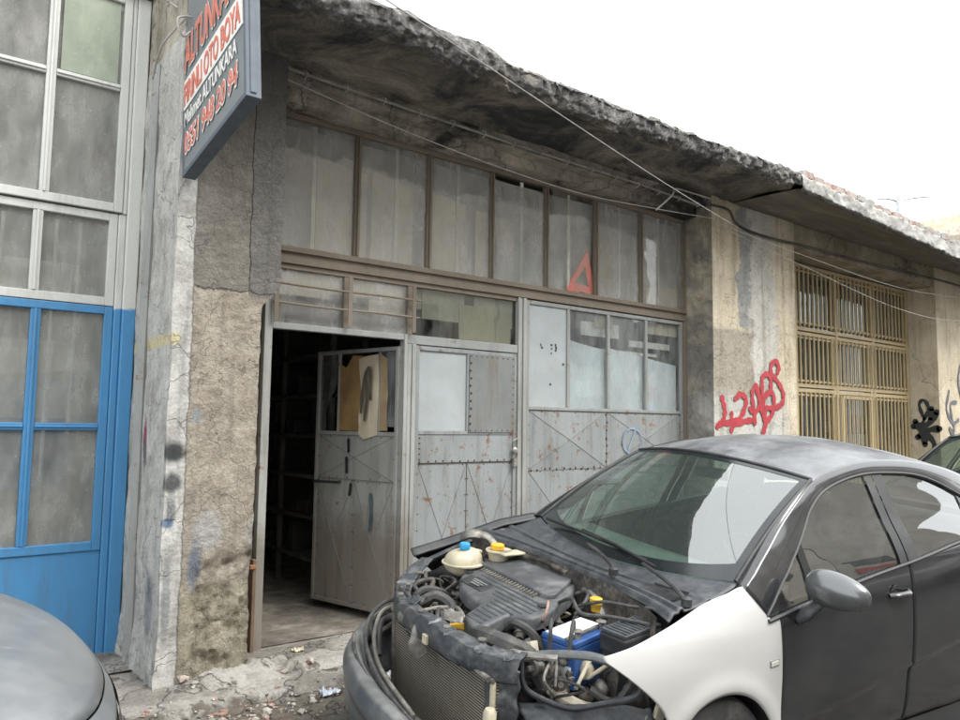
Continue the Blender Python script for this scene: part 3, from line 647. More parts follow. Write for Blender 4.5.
# ---- door leaves
def rivets(m, pts, y, r=.006):
    for x, z in pts: m.lathe((x, y, z), (0, -1, 0), [(0, r*1.2), (.003, r), (.005, r*.4)], 6)
def xpanel(parent, x0, x1, z0, z1, y, mat, bulge=.010, seam=True, riv=.12, rust=True):
    """sheet steel pressed to a shallow four-sided point, seam lines along its creases"""
    cx, cz = (x0+x1)/2, (z0+z1)/2
    v = [(x0, y, z0), (x1, y, z0), (x1, y, z1), (x0, y, z1), (cx, y-bulge, cz)]
    m = MB(); m.add(v, [(0, 1, 4), (1, 2, 4), (2, 3, 4), (3, 0, 4)])
    s = m.use(1)
    for a in v[:4]:
        p = Vector(a)+Vector((0, -.0015, 0)); q = Vector(v[4])+Vector((0, -.0015, 0)); s.bar(p, q, .003, .0035, (0, 1, 0))
    s.bar((x0, y-.002, z0), (x1, y-.002, z0), .004, .005, (0, 1, 0)); s.bar((x0, y-.002, z1), (x1, y-.002, z1), .004, .005, (0, 1, 0))
    s.bar((x0, y-.002, z0), (x0, y-.002, z1), .004, .004, (0, 1, 0))
    if rust:
        r = m.use(2); pts = []
        n = max(2, int((x1-x0)/riv))
        for i in range(n+1):
            x = x0+(x1-x0)*(i+.3*random.random())/(n+.3)
            pts += [(x, z0+.012), (x, z1-.012)]
        nz = max(2, int((z1-z0)/riv))
        for i in range(nz+1): pts += [(x0+.008, z0+(z1-z0)*i/nz), (x1-.008, z0+(z1-z0)*i/nz)]
        rivets(r, [p for p in pts if random.random() < .85], y-.001, .0045)
    m.build('panel', [mat, M['seam'], M['rivet']], parent)
def leafframe(m, x0, x1, z0, z1, y, wd=.035, th=.035):
    m.box(x0, x0+wd, y-th/2, y+th/2, z0, z1); m.box(x1-wd, x1, y-th/2, y+th/2, z0, z1)
    m.box(x0+wd, x1-wd, y-th/2+.001, y+th/2-.001, z0, z0+wd); m.box(x0+wd, x1-wd, y-th/2+.001, y+th/2-.001, z1-wd, z1)
# middle (shut) leaf
m = MB(); leafframe(m, 3.04, 4.03, .155, 2.185, FY); m.box(3.075, 3.995, FY-.016, FY+.016, 1.515, 1.545); m.box(3.52, 3.548, FY-.016, FY+.016, 1.546, 2.149)
L2 = m.build('door', M['door'], B, bevel=.004, label='shut grey door leaf between the open leaf and the paned leaf')
MB().box(3.076, 3.519, FY-.002, FY+.006, 1.546, 2.149).build('pane', M['white_panel'], L2)
m = MB().box(3.54, 4.0, FY-.024, FY-.020, 1.535, 2.15).use(1); rivets(m, [(3.552+.43*i/8, z) for i in range(9) for z in (1.55, 2.135)]+[(x, 1.55+.585*i/10) for i in range(11) for x in (3.552, 3.985)], FY-.024, .0045); rivets(m, [(3.545+.012*random.random(), 1.6+.06*i) for i in range(9)], FY-.024, .009); m.build('sheet', [M['sheet'], M['rivet']], L2, label='rusty riveted sheet')
xp = []
m = MB().box(3.076, 3.994, FY-.010, FY-.006, 1.30, 1.5145).use(1); rivets(m, [(3.09+.89*i/12+random.uniform(-.01, .01), 1.31+.006*random.random()) for i in range(13)]+[(3.09, 1.33+.04*i) for i in range(5)], FY-.011, .006); m.bar((3.08, FY-.012, 1.302), (3.99, FY-.012, 1.302), .006, .004, (0, 1, 0)); m.build('panel', [M['door'], M['rivet']], L2)
for a, b in ((3.078, 3.53), (3.535, 3.992)): xpanel(L2, a, b, .19, 1.296, FY-.006, M['door'])
m = MB(); m.lathe((4.0, FY-.03, 1.39), (0, -1, 0), [(0, .026), (.012, .026), (.018, .018)], 16); m.bar((3.965, FY-.05, 1.465), (4.03, FY-.05, 1.495), .012, .012); m.box(3.985, 4.02, FY-.045, FY-.02, 1.26, 1.33); m.tube([(3.99, FY-.05, 1.33), (3.985, FY-.06, 1.37), (4.01, FY-.06, 1.375), (4.012, FY-.05, 1.33)], .004, 6)
m.build('handle', plain('old_lock_metal', (.42, .40, .35), .4, .7, dirt=(.1, .06, .03), dirt_amt=.8), L2, bevel=.002, smooth=True)
# right (shut) leaf with four panes
m = MB(); leafframe(m, 4.13, 6.21, .155, 2.655, FY); m.box(4.165, 6.175, FY-.016, FY+.016, 1.725, 1.755)
XR = [4.165, 4.625, 5.135, 5.66, 6.175]
for x in XR[1:4]: m.box(x-.018, x+.018, FY-.016, FY+.016, 1.756, 2.62)
L3 = m.build('door', M['greyframe'], B, bevel=.004, label='wide shut door leaf with four tall panes, right of the bay')
for i in range(4):
    a = XR[i]+(.018 if i else 0); b = XR[i+1]-(.018 if i < 3 else 0)
    if i == 0: MB().box(a, b, FY-.002, FY+.006, 1.756, 2.62).build('panel', M['white_panel'], L3, label='opaque pale panel with bullet-like dark specks')
    else:
        tilt(a, b, FY+.003, 1.756, 2.62, .001*i, .002).build('pane', M['pane_low'], L3)
m = MB()
for (x, z) in ((4.30, 2.27), (4.31, 2.25), (4.42, 2.28), (4.425, 2.25), (4.42, 2.21), (4.47, 2.28), (4.475, 2.255), (4.47, 2.235), (4.41, 1.94), (4.56, 2.12)): m.box(x, x+.012+.01*random.random(), FY-.004, FY-.003, z, z+.012+.014*random.random())
m.build('speck', M['black'], L3)
# pale boards standing behind the three lower panes
for i, (a, b, zt) in enumerate(((4.66, 5.13, 2.33), (5.15, 5.66, 2.30), (5.68, 6.17, 2.24))):
    tag(MB().prism([(a, 4.84, 1.6), (b, 4.84, 1.6), (b, 4.84, zt-.03), (a+.2, 4.84, zt), (a, 4.84, zt+.03)], (0, .01, 0)).build('board', plain('white_sheet_%d' % i, (.74, .79, .81), .9, var=.07, sc=3)), ['white sheet behind the first glazed pane of the wide leaf', 'white sheet behind the middle glazed pane of the wide leaf', 'white sheet behind the last glazed pane of the wide leaf'][i], 'board')
for i_, (a, b, z0, z1) in enumerate(((4.85, 5.35, 2.42, 2.55), (5.5, 6.1, 2.36, 2.42), (4.9, 5.9, 2.28, 2.31))):
    tag(MB().box(a, b, 4.86, 4.87, z0, z1).build('board', M['pale_strip']), ['short white plank high behind the glazed panes of the wide leaf', 'longer white plank high behind the last two panes of the wide leaf', 'narrow white lath behind the panes of the wide leaf'][i_], 'board')
for a, b, c, d in ((4.167, 5.11, 1.225, 1.722), (5.115, 6.173, 1.225, 1.722), (4.167, 5.11, .19, 1.22), (5.115, 6.173, .19, 1.22)): xpanel(L3, a, b, c, d, FY-.004, M['door'], .014)
m = MB(); rivets(m, [(4.2+1.95*i/26+random.uniform(-.01, .01), 1.225+random.uniform(-.008, .008)) for i in range(27)]+[(5.112+random.uniform(-.01, .01), 1.0+.7*i/10) for i in range(11)], FY-.008, .009); m.build('rust_weld', M['rivet'], L3)
pts = [Vector((5.45+.13*math.cos(t*.6), 0, 1.46+.12*math.sin(t*.6))) for t in range(11)]
ribbon([[(p.x, p.z) for p in pts], [(5.38, 1.36), (5.5, 1.58)]], .018, FY-.014, plain('faded_blue_spray', (.24, .31, .43), .8), 'graffiti', L3)
# open leaf: outer face turned to -x, swung inwards on the right-hand post
hx, hy = 2.925, FY+.02; fx, fy = 2.69, 5.70
d = Vector((fx-hx, fy-hy, 0)); Wd = d.length; d.normalize(); nrm = Vector((-d.y, d.x, 0))
if nrm.x > 0: nrm = -nrm
# local frame: X from free edge to hinge, outer face at -Y
ML = Matrix(((-d.x, -nrm.x, 0, fx), (-d.y, -nrm.y, 0, fy), (0, 0, 1, 0), (0, 0, 0, 1)))
OL = empty('door_pivot')
OL.matrix_world = ML; OL.parent = B; OL.name = 'door'
OL['label'] = 'open door leaf swung inwards with torn cardboard in its window'
m = MB(); leafframe(m, 0, Wd, .20, 2.17, 0, .03, .035); m.box(.03, Wd-.03, -.014, .014, 1.50, 1.53); m.box(.245, .26, -.014, .014, 1.531, 2.139); m.box(.70, .715, -.014, .014, 1.531, 2.139)
m.build('frame', M['door2'], OL, bevel=.003)
MB().box(.031, .10, -.003, .002, 1.531, 2.139).build('pane', M['pane_low'], OL)
MB().prism([(.10, 0, 2.139), (.245, 0, 2.139), (.245, 0, 1.95), (.10, 0, 1.70)], (0, .004, 0)).build('pane', M['pane_low'], OL, label='broken glass')
MB().box(.715, Wd-.031, -.003, .002, 1.57, 2.139).build('pane', M['pane_low'], OL)
def crumple(pts, y, amp, mat, name):
    xs_ = [p[0] for p in pts]; zs_ = [p[1] for p in pts]
    bm = bmesh.new(); vs_ = [bm.verts.new((p[0], y, p[1])) for p in pts]; bm.faces.new(vs_); bmesh.ops.triangulate(bm, faces=bm.faces)
    bmesh.ops.subdivide_edges(bm, edges=bm.edges, cuts=5, use_grid_fill=True)
    for v in bm.verts: v.co.y += amp*.35*fbm(v.co.x*7, 1, v.co.z*5)
    me = bpy.data.meshes.new(name); bm.to_mesh(me); bm.free(); me.materials.append(mat)
    o = bpy.data.objects.new(name, me); COL.objects.link(o); o.parent = OL
    mo = o.modifiers.new('s', 'SOLIDIFY'); mo.thickness = .003; return o
crumple([(.265, 1.535), (.53, 1.532), (.54, 1.8), (.55, 2.11), (.40, 2.125), (.33, 2.03), (.265, 2.06)], -.004, .02, M['brownpaper'], 'cardboard')
crumple([(.50, 1.51), (.56, 1.47), (.64, 1.49), (.70, 1.51), (.71, 1.8), (.70, 2.12), (.57, 2.11), (.49, 2.09), (.53, 1.85), (.50, 1.66)], -.02, .03, M['paleboard'], 'cardboard')
crumple([(.715, 1.54), (.80, 1.54), (.78, 1.9), (.79, 2.08), (.72, 2.12)], -.01, .02, M['cardboard'], 'cardboard')
ribbon([[(.56, 1.68), (.58, 1.9), (.64, 2.02), (.66, 1.78)], [(.60, 1.62), (.62, 1.8), (.60, 1.98)]], .03, -.048, plain('dark_tar', (.10, .085, .07)), 'stain', OL)
xpanel(OL, .031, Wd-.031, 1.16, 1.499, -.006, M['door2'], .008)
for a, b in ((.031, Wd/2-.002), (Wd/2+.002, Wd-.031)): xpanel(OL, a, b, .232, 1.156, -.006, M['door2'], .012)
m = MB(); m.tube([(.05, -.05, 1.13), (.34, -.055, 1.135)], .011, 8); m.cyl((.05, 0, 1.13), (.05, -.06, 1.13), .012, 8); m.cyl((.30, 0, 1.135), (.30, -.06, 1.135), .010, 8)
m.build('handle', M['black'], OL, smooth=True)
ribbon([[(.40, 1.46), (.405, 1.38)], [(.385, 1.32), (.39, 1.22)], [(.43, 1.05), (.44, 1.12)]], .04, -.02, M['black'], 'stain', OL)
ribbon([[(.66, 1.06), (.67, .90), (.66, .80)]], .035, -.022, plain('teal_spray', (.08, .125, .14), .8), 'stain', OL)

# ---- left bay: white over blue glazed steel shopfront, set back at y = 5.3
BY = 5.3
m = MB(); m.box(1.09, 1.172, BY-.05, BY+.06, .08, 4.42); m.box(1.043, 1.089, BY-.03, BY+.04, .08, 2.932); m.box(1.063, 1.089, BY-.04, BY+.04, 2.933, 4.42); m.build('frame', M['bluewhite'], B, bevel=.008)
MB().tube([(1.168, BY-.34, .2), (1.160, BY-.34, 1.9), (1.165, BY-.34, 3.85)], .035, 8).build('guide_pipe', M['greyframe'], B, smooth=True, label='grey ribbed guide channel between pillar and blue frame')
def bluewin(x0, x1, z0, z1, cols, zs, mat, pm, bot=None, y=BY):
    m = MB(); f = .03
    m.box(x0, x0+.05, y-.025, y+.025, z0, z1); m.box(x1-.05, x1, y-.025, y+.025, z0, z1); m.box(x0+.05, x1-.05, y-.024, y+.024, z0, z0+.055); m.box(x0+.05, x1-.05, y-.024, y+.024, z1-.05, z1)
    for c in cols: m.box(c-.028, c+.028, y-.02, y+.02, z0+.056, z1-.051); m.box(c-.008, c+.008, y-.032, y-.0205, z0+.056, z1-.051)
    zz = [z0+.055]+zs+[z1-.05]
    cc = [x0+.05]+[c for c in cols]+[x1-.05]
    for i in range(len(cc)-1):
        a = cc[i]+(.029 if i else .001); b = cc[i+1]-(.029 if i < len(cc)-2 else .001)
        for z in zs: m.box(a, b, y-.018, y+.018, z-.022, z+.022); m.box(a, b, y-.028, y-.0185, z-.006, z+.006)
    w_ = m.build('window', mat, B, bevel=.004)
    if bot: MB().box(x0+.001, x1-.001, y-.012, y+.012, bot, z0-.002).build('panel', M['blue'], w_)
    for i in range(len(cc)-1):
        a = cc[i]+(.029 if i else .001); b = cc[i+1]-(.029 if i < len(cc)-2 else .001)
        for j in range(len(zz)-1):
            lo = zz[j]+(.022 if j else 0); hi = zz[j+1]-(.022 if j < len(zz)-2 else 0)
            r = random.uniform(-.002, .002)
            tilt(a, b, y+.004, lo, hi, r, r).build('pane', M[pm[(i*3+j) % len(pm)] if isinstance(pm, list) else pm], w_)
    return w_
for k in range(4):
    x1 = 1.04-.92*k; x0 = x1-.915; c = x1-.43
    w_ = bluewin(x0, x1, .78, 2.32, [c], [1.55], M['blue'], 'pane_blue', bot=.10); w_['label'] = ['blue door window beside the plaster pillar', 'second blue glazed door', 'third blue glazed door', 'last blue glazed door'][k]
    w_ = bluewin(x0, x1, 2.325, 2.93, [c-.02], [], M['bluewhite'], 'pane_blue'); w_['label'] = 'white painted middle sash'
    w_ = bluewin(x0, x1+.02, 2.94, 4.40, [c+.0], [3.77], M['bluewhite'], ['pane_blue', 'pane_blue', 'pane_blue'], y=BY-.02); w_['label'] = 'white painted upper sash'
tilt(.66, .99, BY-.024, 3.80, 4.345, .001, .001).build('pane', M['pane_green'], B, label='greenish milky pane at the top of the white sash')
# beige boards and plain white bars added behind the blue bay's glass
for i_, (a, b, z0, z1, y) in enumerate(((-.2, .3, 1.0, 2.2, 5.9), (.35, .95, 1.6, 2.15, 6.1), (.1, .9, 2.4, 2.7, 6.0))):
    tag(MB().box(a, b, y, y+.03, z0, z1).build('board', M['beige']), ['tall beige board at the left inside the blue glazed bay', 'beige board beside the pillar inside the blue glazed bay', 'beige board high inside the blue glazed bay'][i_], 'board')
for i_, x in enumerate((.25, .42, .72, .86)):
    tag(MB().tube([(x, 5.55, 1.2+.3*(i_ % 2)), (x+.01, 5.55, 2.9)], .012, 6).build('white_tube', M['pale_strip']), 'thin white tube standing behind the blue door glass', 'tube', 'white tubes behind the blue door glass')

# ---- right bay: yellow grille with glazing behind
GY = 4.86
def ytrim(m, x0, x1, y0, y1, z0, z1): m.box(x0, x1, y0, y1, z0, z1)
m = MB(); X0, X1 = 7.765, 11.37
for x in (X0+.02, 8.42, 9.30, 9.37, 10.25, 10.34, X1-.03): m.box(x-.028, x+.028, GY-.03, GY+.03, .14, 2.74 if x not in (X0+.02, X1-.03, 8.42, 9.37, 10.34) else 3.56)
for z in (3.57, 2.80, 2.74, 2.115, 2.055, .18): m.box(X0, X1, GY-.026, GY+.026, z-.022, z+.022)
G = m.build('window_grille', M['yellow'], B, bevel=.004, label='yellow painted steel grille of close vertical bars')
bx_ = [X0+.08+.104*i for i in range(40) if X0+.08+.104*i < X1-.05]
m = MB()
for x in bx_:
    for z0, z1 in ((2.83, 3.55), (2.14, 2.72), (.2, 2.03)): m.box(x-.008, x+.008, GY-.055, GY-.039, z0, z1)
for z in (3.5, 2.87, 2.69, 2.17, 2.0): m.box(X0, X1, GY-.038, GY-.030, z-.012, z+.012)
m.build('bars', M['yellow'], G)
m = MB(); m.bar((9.45, GY-.045, 2.0), (10.2, GY-.045, 2.0), .04, .02); m.box(9.44, 9.48, GY-.05, GY-.03, .2, 2.0); m.box(10.18, 10.22, GY-.05, GY-.03, .2, 2.0); m.build('wicket_frame', M['yellow'], G)
MB().box(X0+.05, X1-.05, GY+.02, GY+.024, .2, 3.55).build('pane', M['pane_dark'], G)
m = MB()
m.box(X0, X1, GY+.9, GY+.92, .15, 3.8); m.build('partition', M['dark'], B)
for i in range(9):
    a = 7.9+.38*i; tag(MB().grid(lambda u, v, a=a: (a+.3*u, GY+.12+.015*math.sin(u*18+a), 2.85+.66*v-.1*v*(i % 3 == 0)), 14, 2).build('curtain', M['beige' if i % 2 else 'wallin'], smooth=True, solid=.003), 'hanging cloth strip behind the upper part of the yellow grille', 'curtain', 'cloth strips behind the yellow grille')
cols = [(.5, .1, .07), (.1, .2, .35), (.55, .5, .4), (.1, .25, .12), (.3, .3, .3), (.5, .35, .1)]
for j, c in enumerate(cols): M['stk%d' % j] = plain('packaging_%d' % j, c, .6, var=.2)
for z in (1.0, 1.55):
    sh = MB().box(8.0, 11.2, GY+.35, GY+.6, z-.02, z); sh = tag(sh.build('shelf', M['dark']), 'shelf board behind the yellow grille', 'shelf', 'shelves behind the yellow grille')
    x = 8.3; k = 0
    while x < 11:
        w_ = random.uniform(.08, .2); h = random.uniform(.15, .4)
        tag(MB().box(x, x+w_, GY+.38, GY+.52, z+.001, z+h).build('box', M['stk%d' % random.randrange(6)], bevel=.004), 'small coloured box on a shelf behind the yellow grille', 'box', 'boxes behind the yellow grille'); x += w_+random.uniform(.02, .1)

M['seam_dark'] = plain('blackened_tin', (.035, .032, .03), .6)
# ---- inside the open workshop: a steel rack along the left wall and odds and ends
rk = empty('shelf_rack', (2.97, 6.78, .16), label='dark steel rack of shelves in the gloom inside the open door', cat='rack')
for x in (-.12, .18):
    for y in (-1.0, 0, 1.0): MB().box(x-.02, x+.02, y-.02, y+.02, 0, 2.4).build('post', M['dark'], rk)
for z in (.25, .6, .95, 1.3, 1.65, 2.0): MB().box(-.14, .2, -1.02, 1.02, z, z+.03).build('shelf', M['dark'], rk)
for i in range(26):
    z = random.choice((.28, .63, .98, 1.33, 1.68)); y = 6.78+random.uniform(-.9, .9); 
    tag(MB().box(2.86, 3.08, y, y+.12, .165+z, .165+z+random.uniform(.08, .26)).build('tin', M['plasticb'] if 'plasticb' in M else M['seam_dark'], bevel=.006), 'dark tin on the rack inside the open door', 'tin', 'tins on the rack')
# ================================================================== sign, conduit, cables, triangle
SG = empty('shop_sign', (1.18, 4.362, 2.97), (R(0), 0, 0), label='grey hanging shop sign with red and white lettering over the left pillar', cat='sign')
SG.rotation_euler = (0, 0, 0)
SLP = math.atan2(.14, .98)
Ms = Matrix.Rotation(-SLP, 4, 'X')          # outer end tips up
SG.matrix_world = Matrix.Translation((1.18, 4.362, 2.97)) @ Ms
SW, SH, ST = 1.0, 1.12, .075                 # along -y, up, thickness towards +x
m = MB(); m.box(.004, ST-.004, -SW+.012, -.012, .012, SH-.012); m.build('panel', M['signgrey'], SG)
m = MB()
m.box(0, ST, -SW, -SW+.03, 0, SH); m.box(0, ST, -.03, 0, 0, SH); m.box(0, ST, -SW+.03, -.03, 0, .03); m.box(0, ST, -SW+.03, -.03, SH-.03, SH); m.box(.02, .05, -SW-.006, -SW+.001, .02, SH-.02)
m.build('frame', M['signframe'], SG, bevel=.004)
MB().box(-.0015, .003, -SW+.032, -.032, .395, .575).build('white_band', M['signwhite'], SG)
def sign_text(txt, s0, t0, size, width, mat, off=.004, ext=.001, dx=0, name='lettering', shear=0):
    # local: text X -> -Y (outwards), text Y -> +Z, normal -> -X
    Mt = Matrix(((0, 0, -1, -.002-dx), (-1, 0, 0, -s0), (0, 1, 0, t0), (0, 0, 0, 1)))
    return text_mesh(name, txt, size, mat, Mt, SG, ext, off, width, shear=shear)
sign_text('ALTUNKARA', .045, .63, .29, .91, M['signwhite'], .008, .001, 0, shear=.1)
sign_text('ALTUNKARA', .052, .635, .28, .90, M['signred'], .004, .001, .002, shear=.1)
sign_text('FIRINLI OTO BOYA', .045, .42, .18, .90, M['signred'], .004, .001, .002)
sign_text('Mehmet ALTUNKARA', .05, .285, .125, .84, M['signwhite'], .002)
sign_text('0551 948 20 94', .05, .115, .17, .85, M['signwhite'], .009, .001, 0, shear=.15)
sign_text('0551 948 20 94', .055, .118, .165, .84, M['signred'], .001, .001, .0025, shear=.15)
m = MB(); m.tube([(.03, -.1, SH), (.0, .1, SH+.03), (-.02, .2, SH+.12)], .008, 6); m.bar((.035, -.02, .3), (.035, .06, .3), .03, .03); m.bar((.035, -.02, .9), (.035, .06, .9), .03, .03); m.build('bracket', M['wire'], SG)
cd = empty('conduit', (0, 0, 0), label='rusty pipe conduit clipped along the beam above the windows', cat='pipe')
P = [(1.60, 4.47, 3.862), (2.4, 4.475, 3.842), (3.3, 4.48, 3.825), (4.2, 4.48, 3.81), (5.2, 4.48, 3.80), (6.1, 4.48, 3.765)]
MB().tube(spline(P, 10), .011, 8).build('pipe', M['wire'], cd, smooth=True)
for i in range(16):
    t = i/15; x = 1.66+4.4*t; z = 3.862-.09*t-.006
    m = MB(); m.tube([(x, 4.53, z+.035), (x, 4.485, z+.028), (x, 4.455, z+.012), (x+.002, 4.456, z-.008), (x, 4.49, z-.022)], .004, 5); m.build('clip', M['wirepale'], cd)
def cable(pts, r, mat, label, n=10, grp=None): return tag(MB().tube(spline(pts, n), r, 6).build('cable', mat, smooth=True), label, 'cable', grp)
cable([(-1.18, 1.03, 2.67), (1.13, 2.0, 2.93), (4.0, 3.21, 3.235), (6.9, 4.42, 3.58)], .0030, M['wire'], 'long taut grey cable running down from the sky to the right pillar')
cable([(1.8, 4.50, 3.80), (2.6, 4.44, 3.66), (3.5, 4.40, 3.56), (4.4, 4.38, 3.52), (5.3, 4.36, 3.56), (6.28, 4.44, 3.66)], .0035, M['wirepale'], 'thin pale cable sagging across the upper window panes')
cable([(5.3, 4.36, 3.55), (5.5, 4.34, 3.72), (5.62, 4.4, 3.82), (5.9, 4.46, 3.86), (6.2, 4.42, 3.84)], .008, M['wirepale'], 'short knotted cable end tied under the slab near the right pillar')
cable([(6.25, 4.46, 3.80), (6.5, 4.43, 3.79), (6.62, 4.43, 3.68), (6.9, 4.43, 3.63), (7.4, 4.42, 3.62), (8.0, 4.42, 3.64), (9.5, 4.43, 3.66), (11.4, 4.42, 3.7), (13, 4.42, 3.7)], .012, M['dark'], 'dark sagging cable pinned across the ochre pillar')
cable([(6.3, 4.43, 3.62), (7.6, 4.25, 3.45), (9.4, 4.15, 3.33), (11.4, 4.3, 3.45), (13, 4.4, 3.6)], .0035, M['wirepale'], 'thin pale cable crossing the yellow grille')
cable([(6.3, 4.43, 3.60), (7.6, 4.2, 3.30), (9.4, 4.1, 3.05), (11.4, 4.2, 3.1), (14, 4.4, 3.5)], .0028, M['wirepale'], 'lowest thin cable crossing the yellow grille')
cable([(1.20, 4.36, 3.93), (1.10, 4.3, 3.86), (1.14, 4.33, 3.78), (1.22, 4.37, 3.88), (1.3, 4.34, 3.90), (1.42, 4.35, 3.86), (1.36, 4.36, 3.80)], .006, M['wirepale'], 'tangled cable loop at the top of the left pillar')
cable([(1.18, 4.38, 3.95), (1.06, 4.45, 3.75), (1.05, 4.6, 3.6)], .006, M['wire'], 'loose cable end hanging beside the sign')
# reflective triangle standing on the transom rail behind the fifth pane
T = empty('warning_triangle', (4.83, 4.822, 2.80), label='red warning triangle standing behind the fifth upper pane', cat='warning triangle')
def triring(o, i, th):
    m = MB(); n = 3
    m.add([(*p, z) for z in (0, th) for p in o+i], [(0, 1, 4, 3), (1, 2, 5, 4), (2, 0, 3, 5), (6, 9, 10, 7), (7, 10, 11, 8), (8, 11, 9, 6), (0, 6, 7, 1), (1, 7, 8, 2), (2, 8, 6, 0), (3, 4, 10, 9), (4, 5, 11, 10), (5, 3, 9, 11)]); return m
m = triring([(-.20, 0), (.17, -.01), (.06, .40)], [(-.10, .075), (.085, .065), (.035, .24)], .012)
m.xf(Matrix(((1, 0, 0, 0), (0, 0, 1, 0), (0, 1, 0, 0), (0, 0, 0, 1)))); m.build('reflector', M['tri'], T)
MB().box(-.04, .02, -.01, .03, -.03, 0).build('foot', M['dark'], T)

# ================================================================== CARS
def P3(u, v, w): return (u, -v, w)
US = [-.2, .1, .3, .5, .75, 1.0, 1.3, 1.8, 2.5, 3.2, 3.8, 4.2, 4.5]
WS = [.10, .3, .45, .6, .72, .82, .9, .97, 1.05, 1.2, 1.35, 1.55]
VT = [[.30, .36, .40, .40, .36, .3, .25, .2, .2, .2, .2, .2],
 [.62, .66, .68, .68, .66, .60, .5, .4, .4, .4, .4, .4],
 [.74, .77, .79, .795, .78, .72, .62, .55, .5, .45, .4, .4],
 [.79, .82, .835, .842, .83, .79, .71, .62, .55, .5, .45, .4],
 [.81, .84, .855, .862, .855, .825, .765, .69, .60, .52, .48, .42],
 [.815, .85, .862, .868, .863, .845, .80, .735, .66, .57, .51, .45],
 [.82, .855, .865, .87, .865, .852, .828, .79, .745, .66, .59, .50],
 [.82, .86, .868, .872, .867, .857, .842, .82, .785, .70, .62, .52],
 [.82, .86, .868, .872, .869, .862, .852, .838, .808, .72, .64, .54],
 [.82, .86, .868, .872, .870, .866, .858, .848, .822, .735, .65, .55],
 [.80, .84, .855, .862, .862, .858, .852, .842, .815, .70, .60, .5],
 [.76, .80, .82, .83, .832, .83, .82, .805, .76, .62, .5, .4],
 [.64, .68, .71, .72, .72, .715, .70, .68, .62, .5, .4, .3]]
def cr_(xs_, x):
    x = max(xs_[0], min(xs_[-1], x)); i = max(0, min(len(xs_)-2, next((k for k in range(len(xs_)-1) if x <= xs_[k+1]), len(xs_)-2)))
    return i, (x-xs_[i])/(xs_[i+1]-xs_[i])
def hm(p0, p1, p2, p3, t): return .5*(2*p1+(p2-p0)*t+(2*p0-5*p1+4*p2-p3)*t*t+(3*p1-p0-3*p2+p3)*t**3)
def SV(u, w):
    i, t = cr_(US, u); j, q = cr_(WS, w); n, m_ = len(US), len(WS)
    row = [hm(*[VT[max(0, min(n-1, i+a))][max(0, min(m_-1, j+b))] for a in (-1, 0, 1, 2)], t) for b in (-1, 0, 1, 2)]
    v = hm(*row, q)
    for cu, cw_ in ((1.03, .27), (3.62, .29)):
        dd = math.hypot(u-cu, w-cw_); v += .013*math.exp(-((dd-.35)/.045)**2)
    if u > 1.38:
        wc = .39+.157*(u-1.58)
        if w < wc: v -= .017*(1-math.exp(-(wc-w)/.012))
    return v
def pl(pts, t):      # smooth polyline at normalised parameter
    n = len(pts)-1; q = t*n; i = min(int(q), n-1); f = q-i
    g = lambda k: pts[max(0, min(n, k))]
    return tuple(hm(g(i-1)[a], g(i)[a], g(i+1)[a], g(i+2)[a], f) for a in range(len(pts[0])))
def ruled(top, bot, ns, ntt, sd=1, inset=0.):
    def f(a, b):
        p, q = pl(top, a), pl(bot, a); u = p[0]*(1-b)+q[0]*b; w_ = p[1]*(1-b)+q[1]*b
        return P3(u, sd*(SV(u, w_)-inset), w_)
    return MB().grid(f, ns, ntt)
def fy(pts, u):      # w at u
    for (a, b), (c, d_) in zip(pts, pts[1:]):
        if a <= u <= c: return b+(d_-b)*(u-a)/(c-a)
    return pts[0][1] if u < pts[0][0] else pts[-1][1]
RAIL = [(1.22, .975), (1.5, 1.165), (1.70, 1.285), (1.88, 1.375), (2.10, 1.43), (2.4, 1.465), (2.75, 1.46), (3.05, 1.42), (3.35, 1.33), (3.7, 1.19), (4.0, 1.07)]
DLO = [(1.30, .865), (1.5, 1.02), (1.68, 1.16), (1.80, 1.26), (1.95, 1.335), (2.20, 1.39), (2.45, 1.405), (2.77, 1.385), (3.03, 1.30), (3.30, 1.15)]
BELT = [(1.30, .845), (1.6, .895), (2.0, .955), (2.37, 1.00), (2.9, 1.07), (3.30, 1.11), (4.0, 1.07), (4.5, 1.0)]
def arc(c, w0, r, a0, a1, n): return [(c+r*math.cos(R(a0+(a1-a0)*i/n)), w0+r*math.sin(R(a0+(a1-a0)*i/n))) for i in range(n+1)]
M['seamcar'] = plain('panel_gap', (.012, .012, .013), .8)
M['tyre'] = plain('tyre_rubber', (.03, .03, .03), .85, bump=.3, dirt=(.16, .15, .13), dirt_amt=.6)
M['rim'] = plain('wheel_rim', (.32, .33, .34), .4, .6, dirt=(.1, .09, .08), dirt_amt=.6)
M['plasticb'] = plain('black_trim', (.022, .023, .025), .5, dirt=(.14, .135, .12), dirt_amt=.35)
M['dustplastic'] = plain('dusty_black_plastic', (.045, .05, .056), .5, dirt=(.14, .14, .138), dirt_amt=.4, sc=30, dsc=8, bump=.06)
M['winglass'] = m_glass('car_glass', .05, (.3, .3, .28), (.50, .55, .53), 2.4, grime=0)
M['wsglass'] = m_glass('windshield_glass', .07, (.32, .40, .37), (.58, .72, .65), 2.5, sc=1.5, grime=0)
M['frit'] = plain('black_glass_edge', (.015, .018, .02), .15)
M['seat'] = plain('grey_seat_cloth', (.10, .10, .11), .9)
M['dash'] = plain('dashboard_plastic', (.13, .15, .14), .6)
M['chromed'] = plain('silver_plastic', (.35, .36, .37), .3, .8)
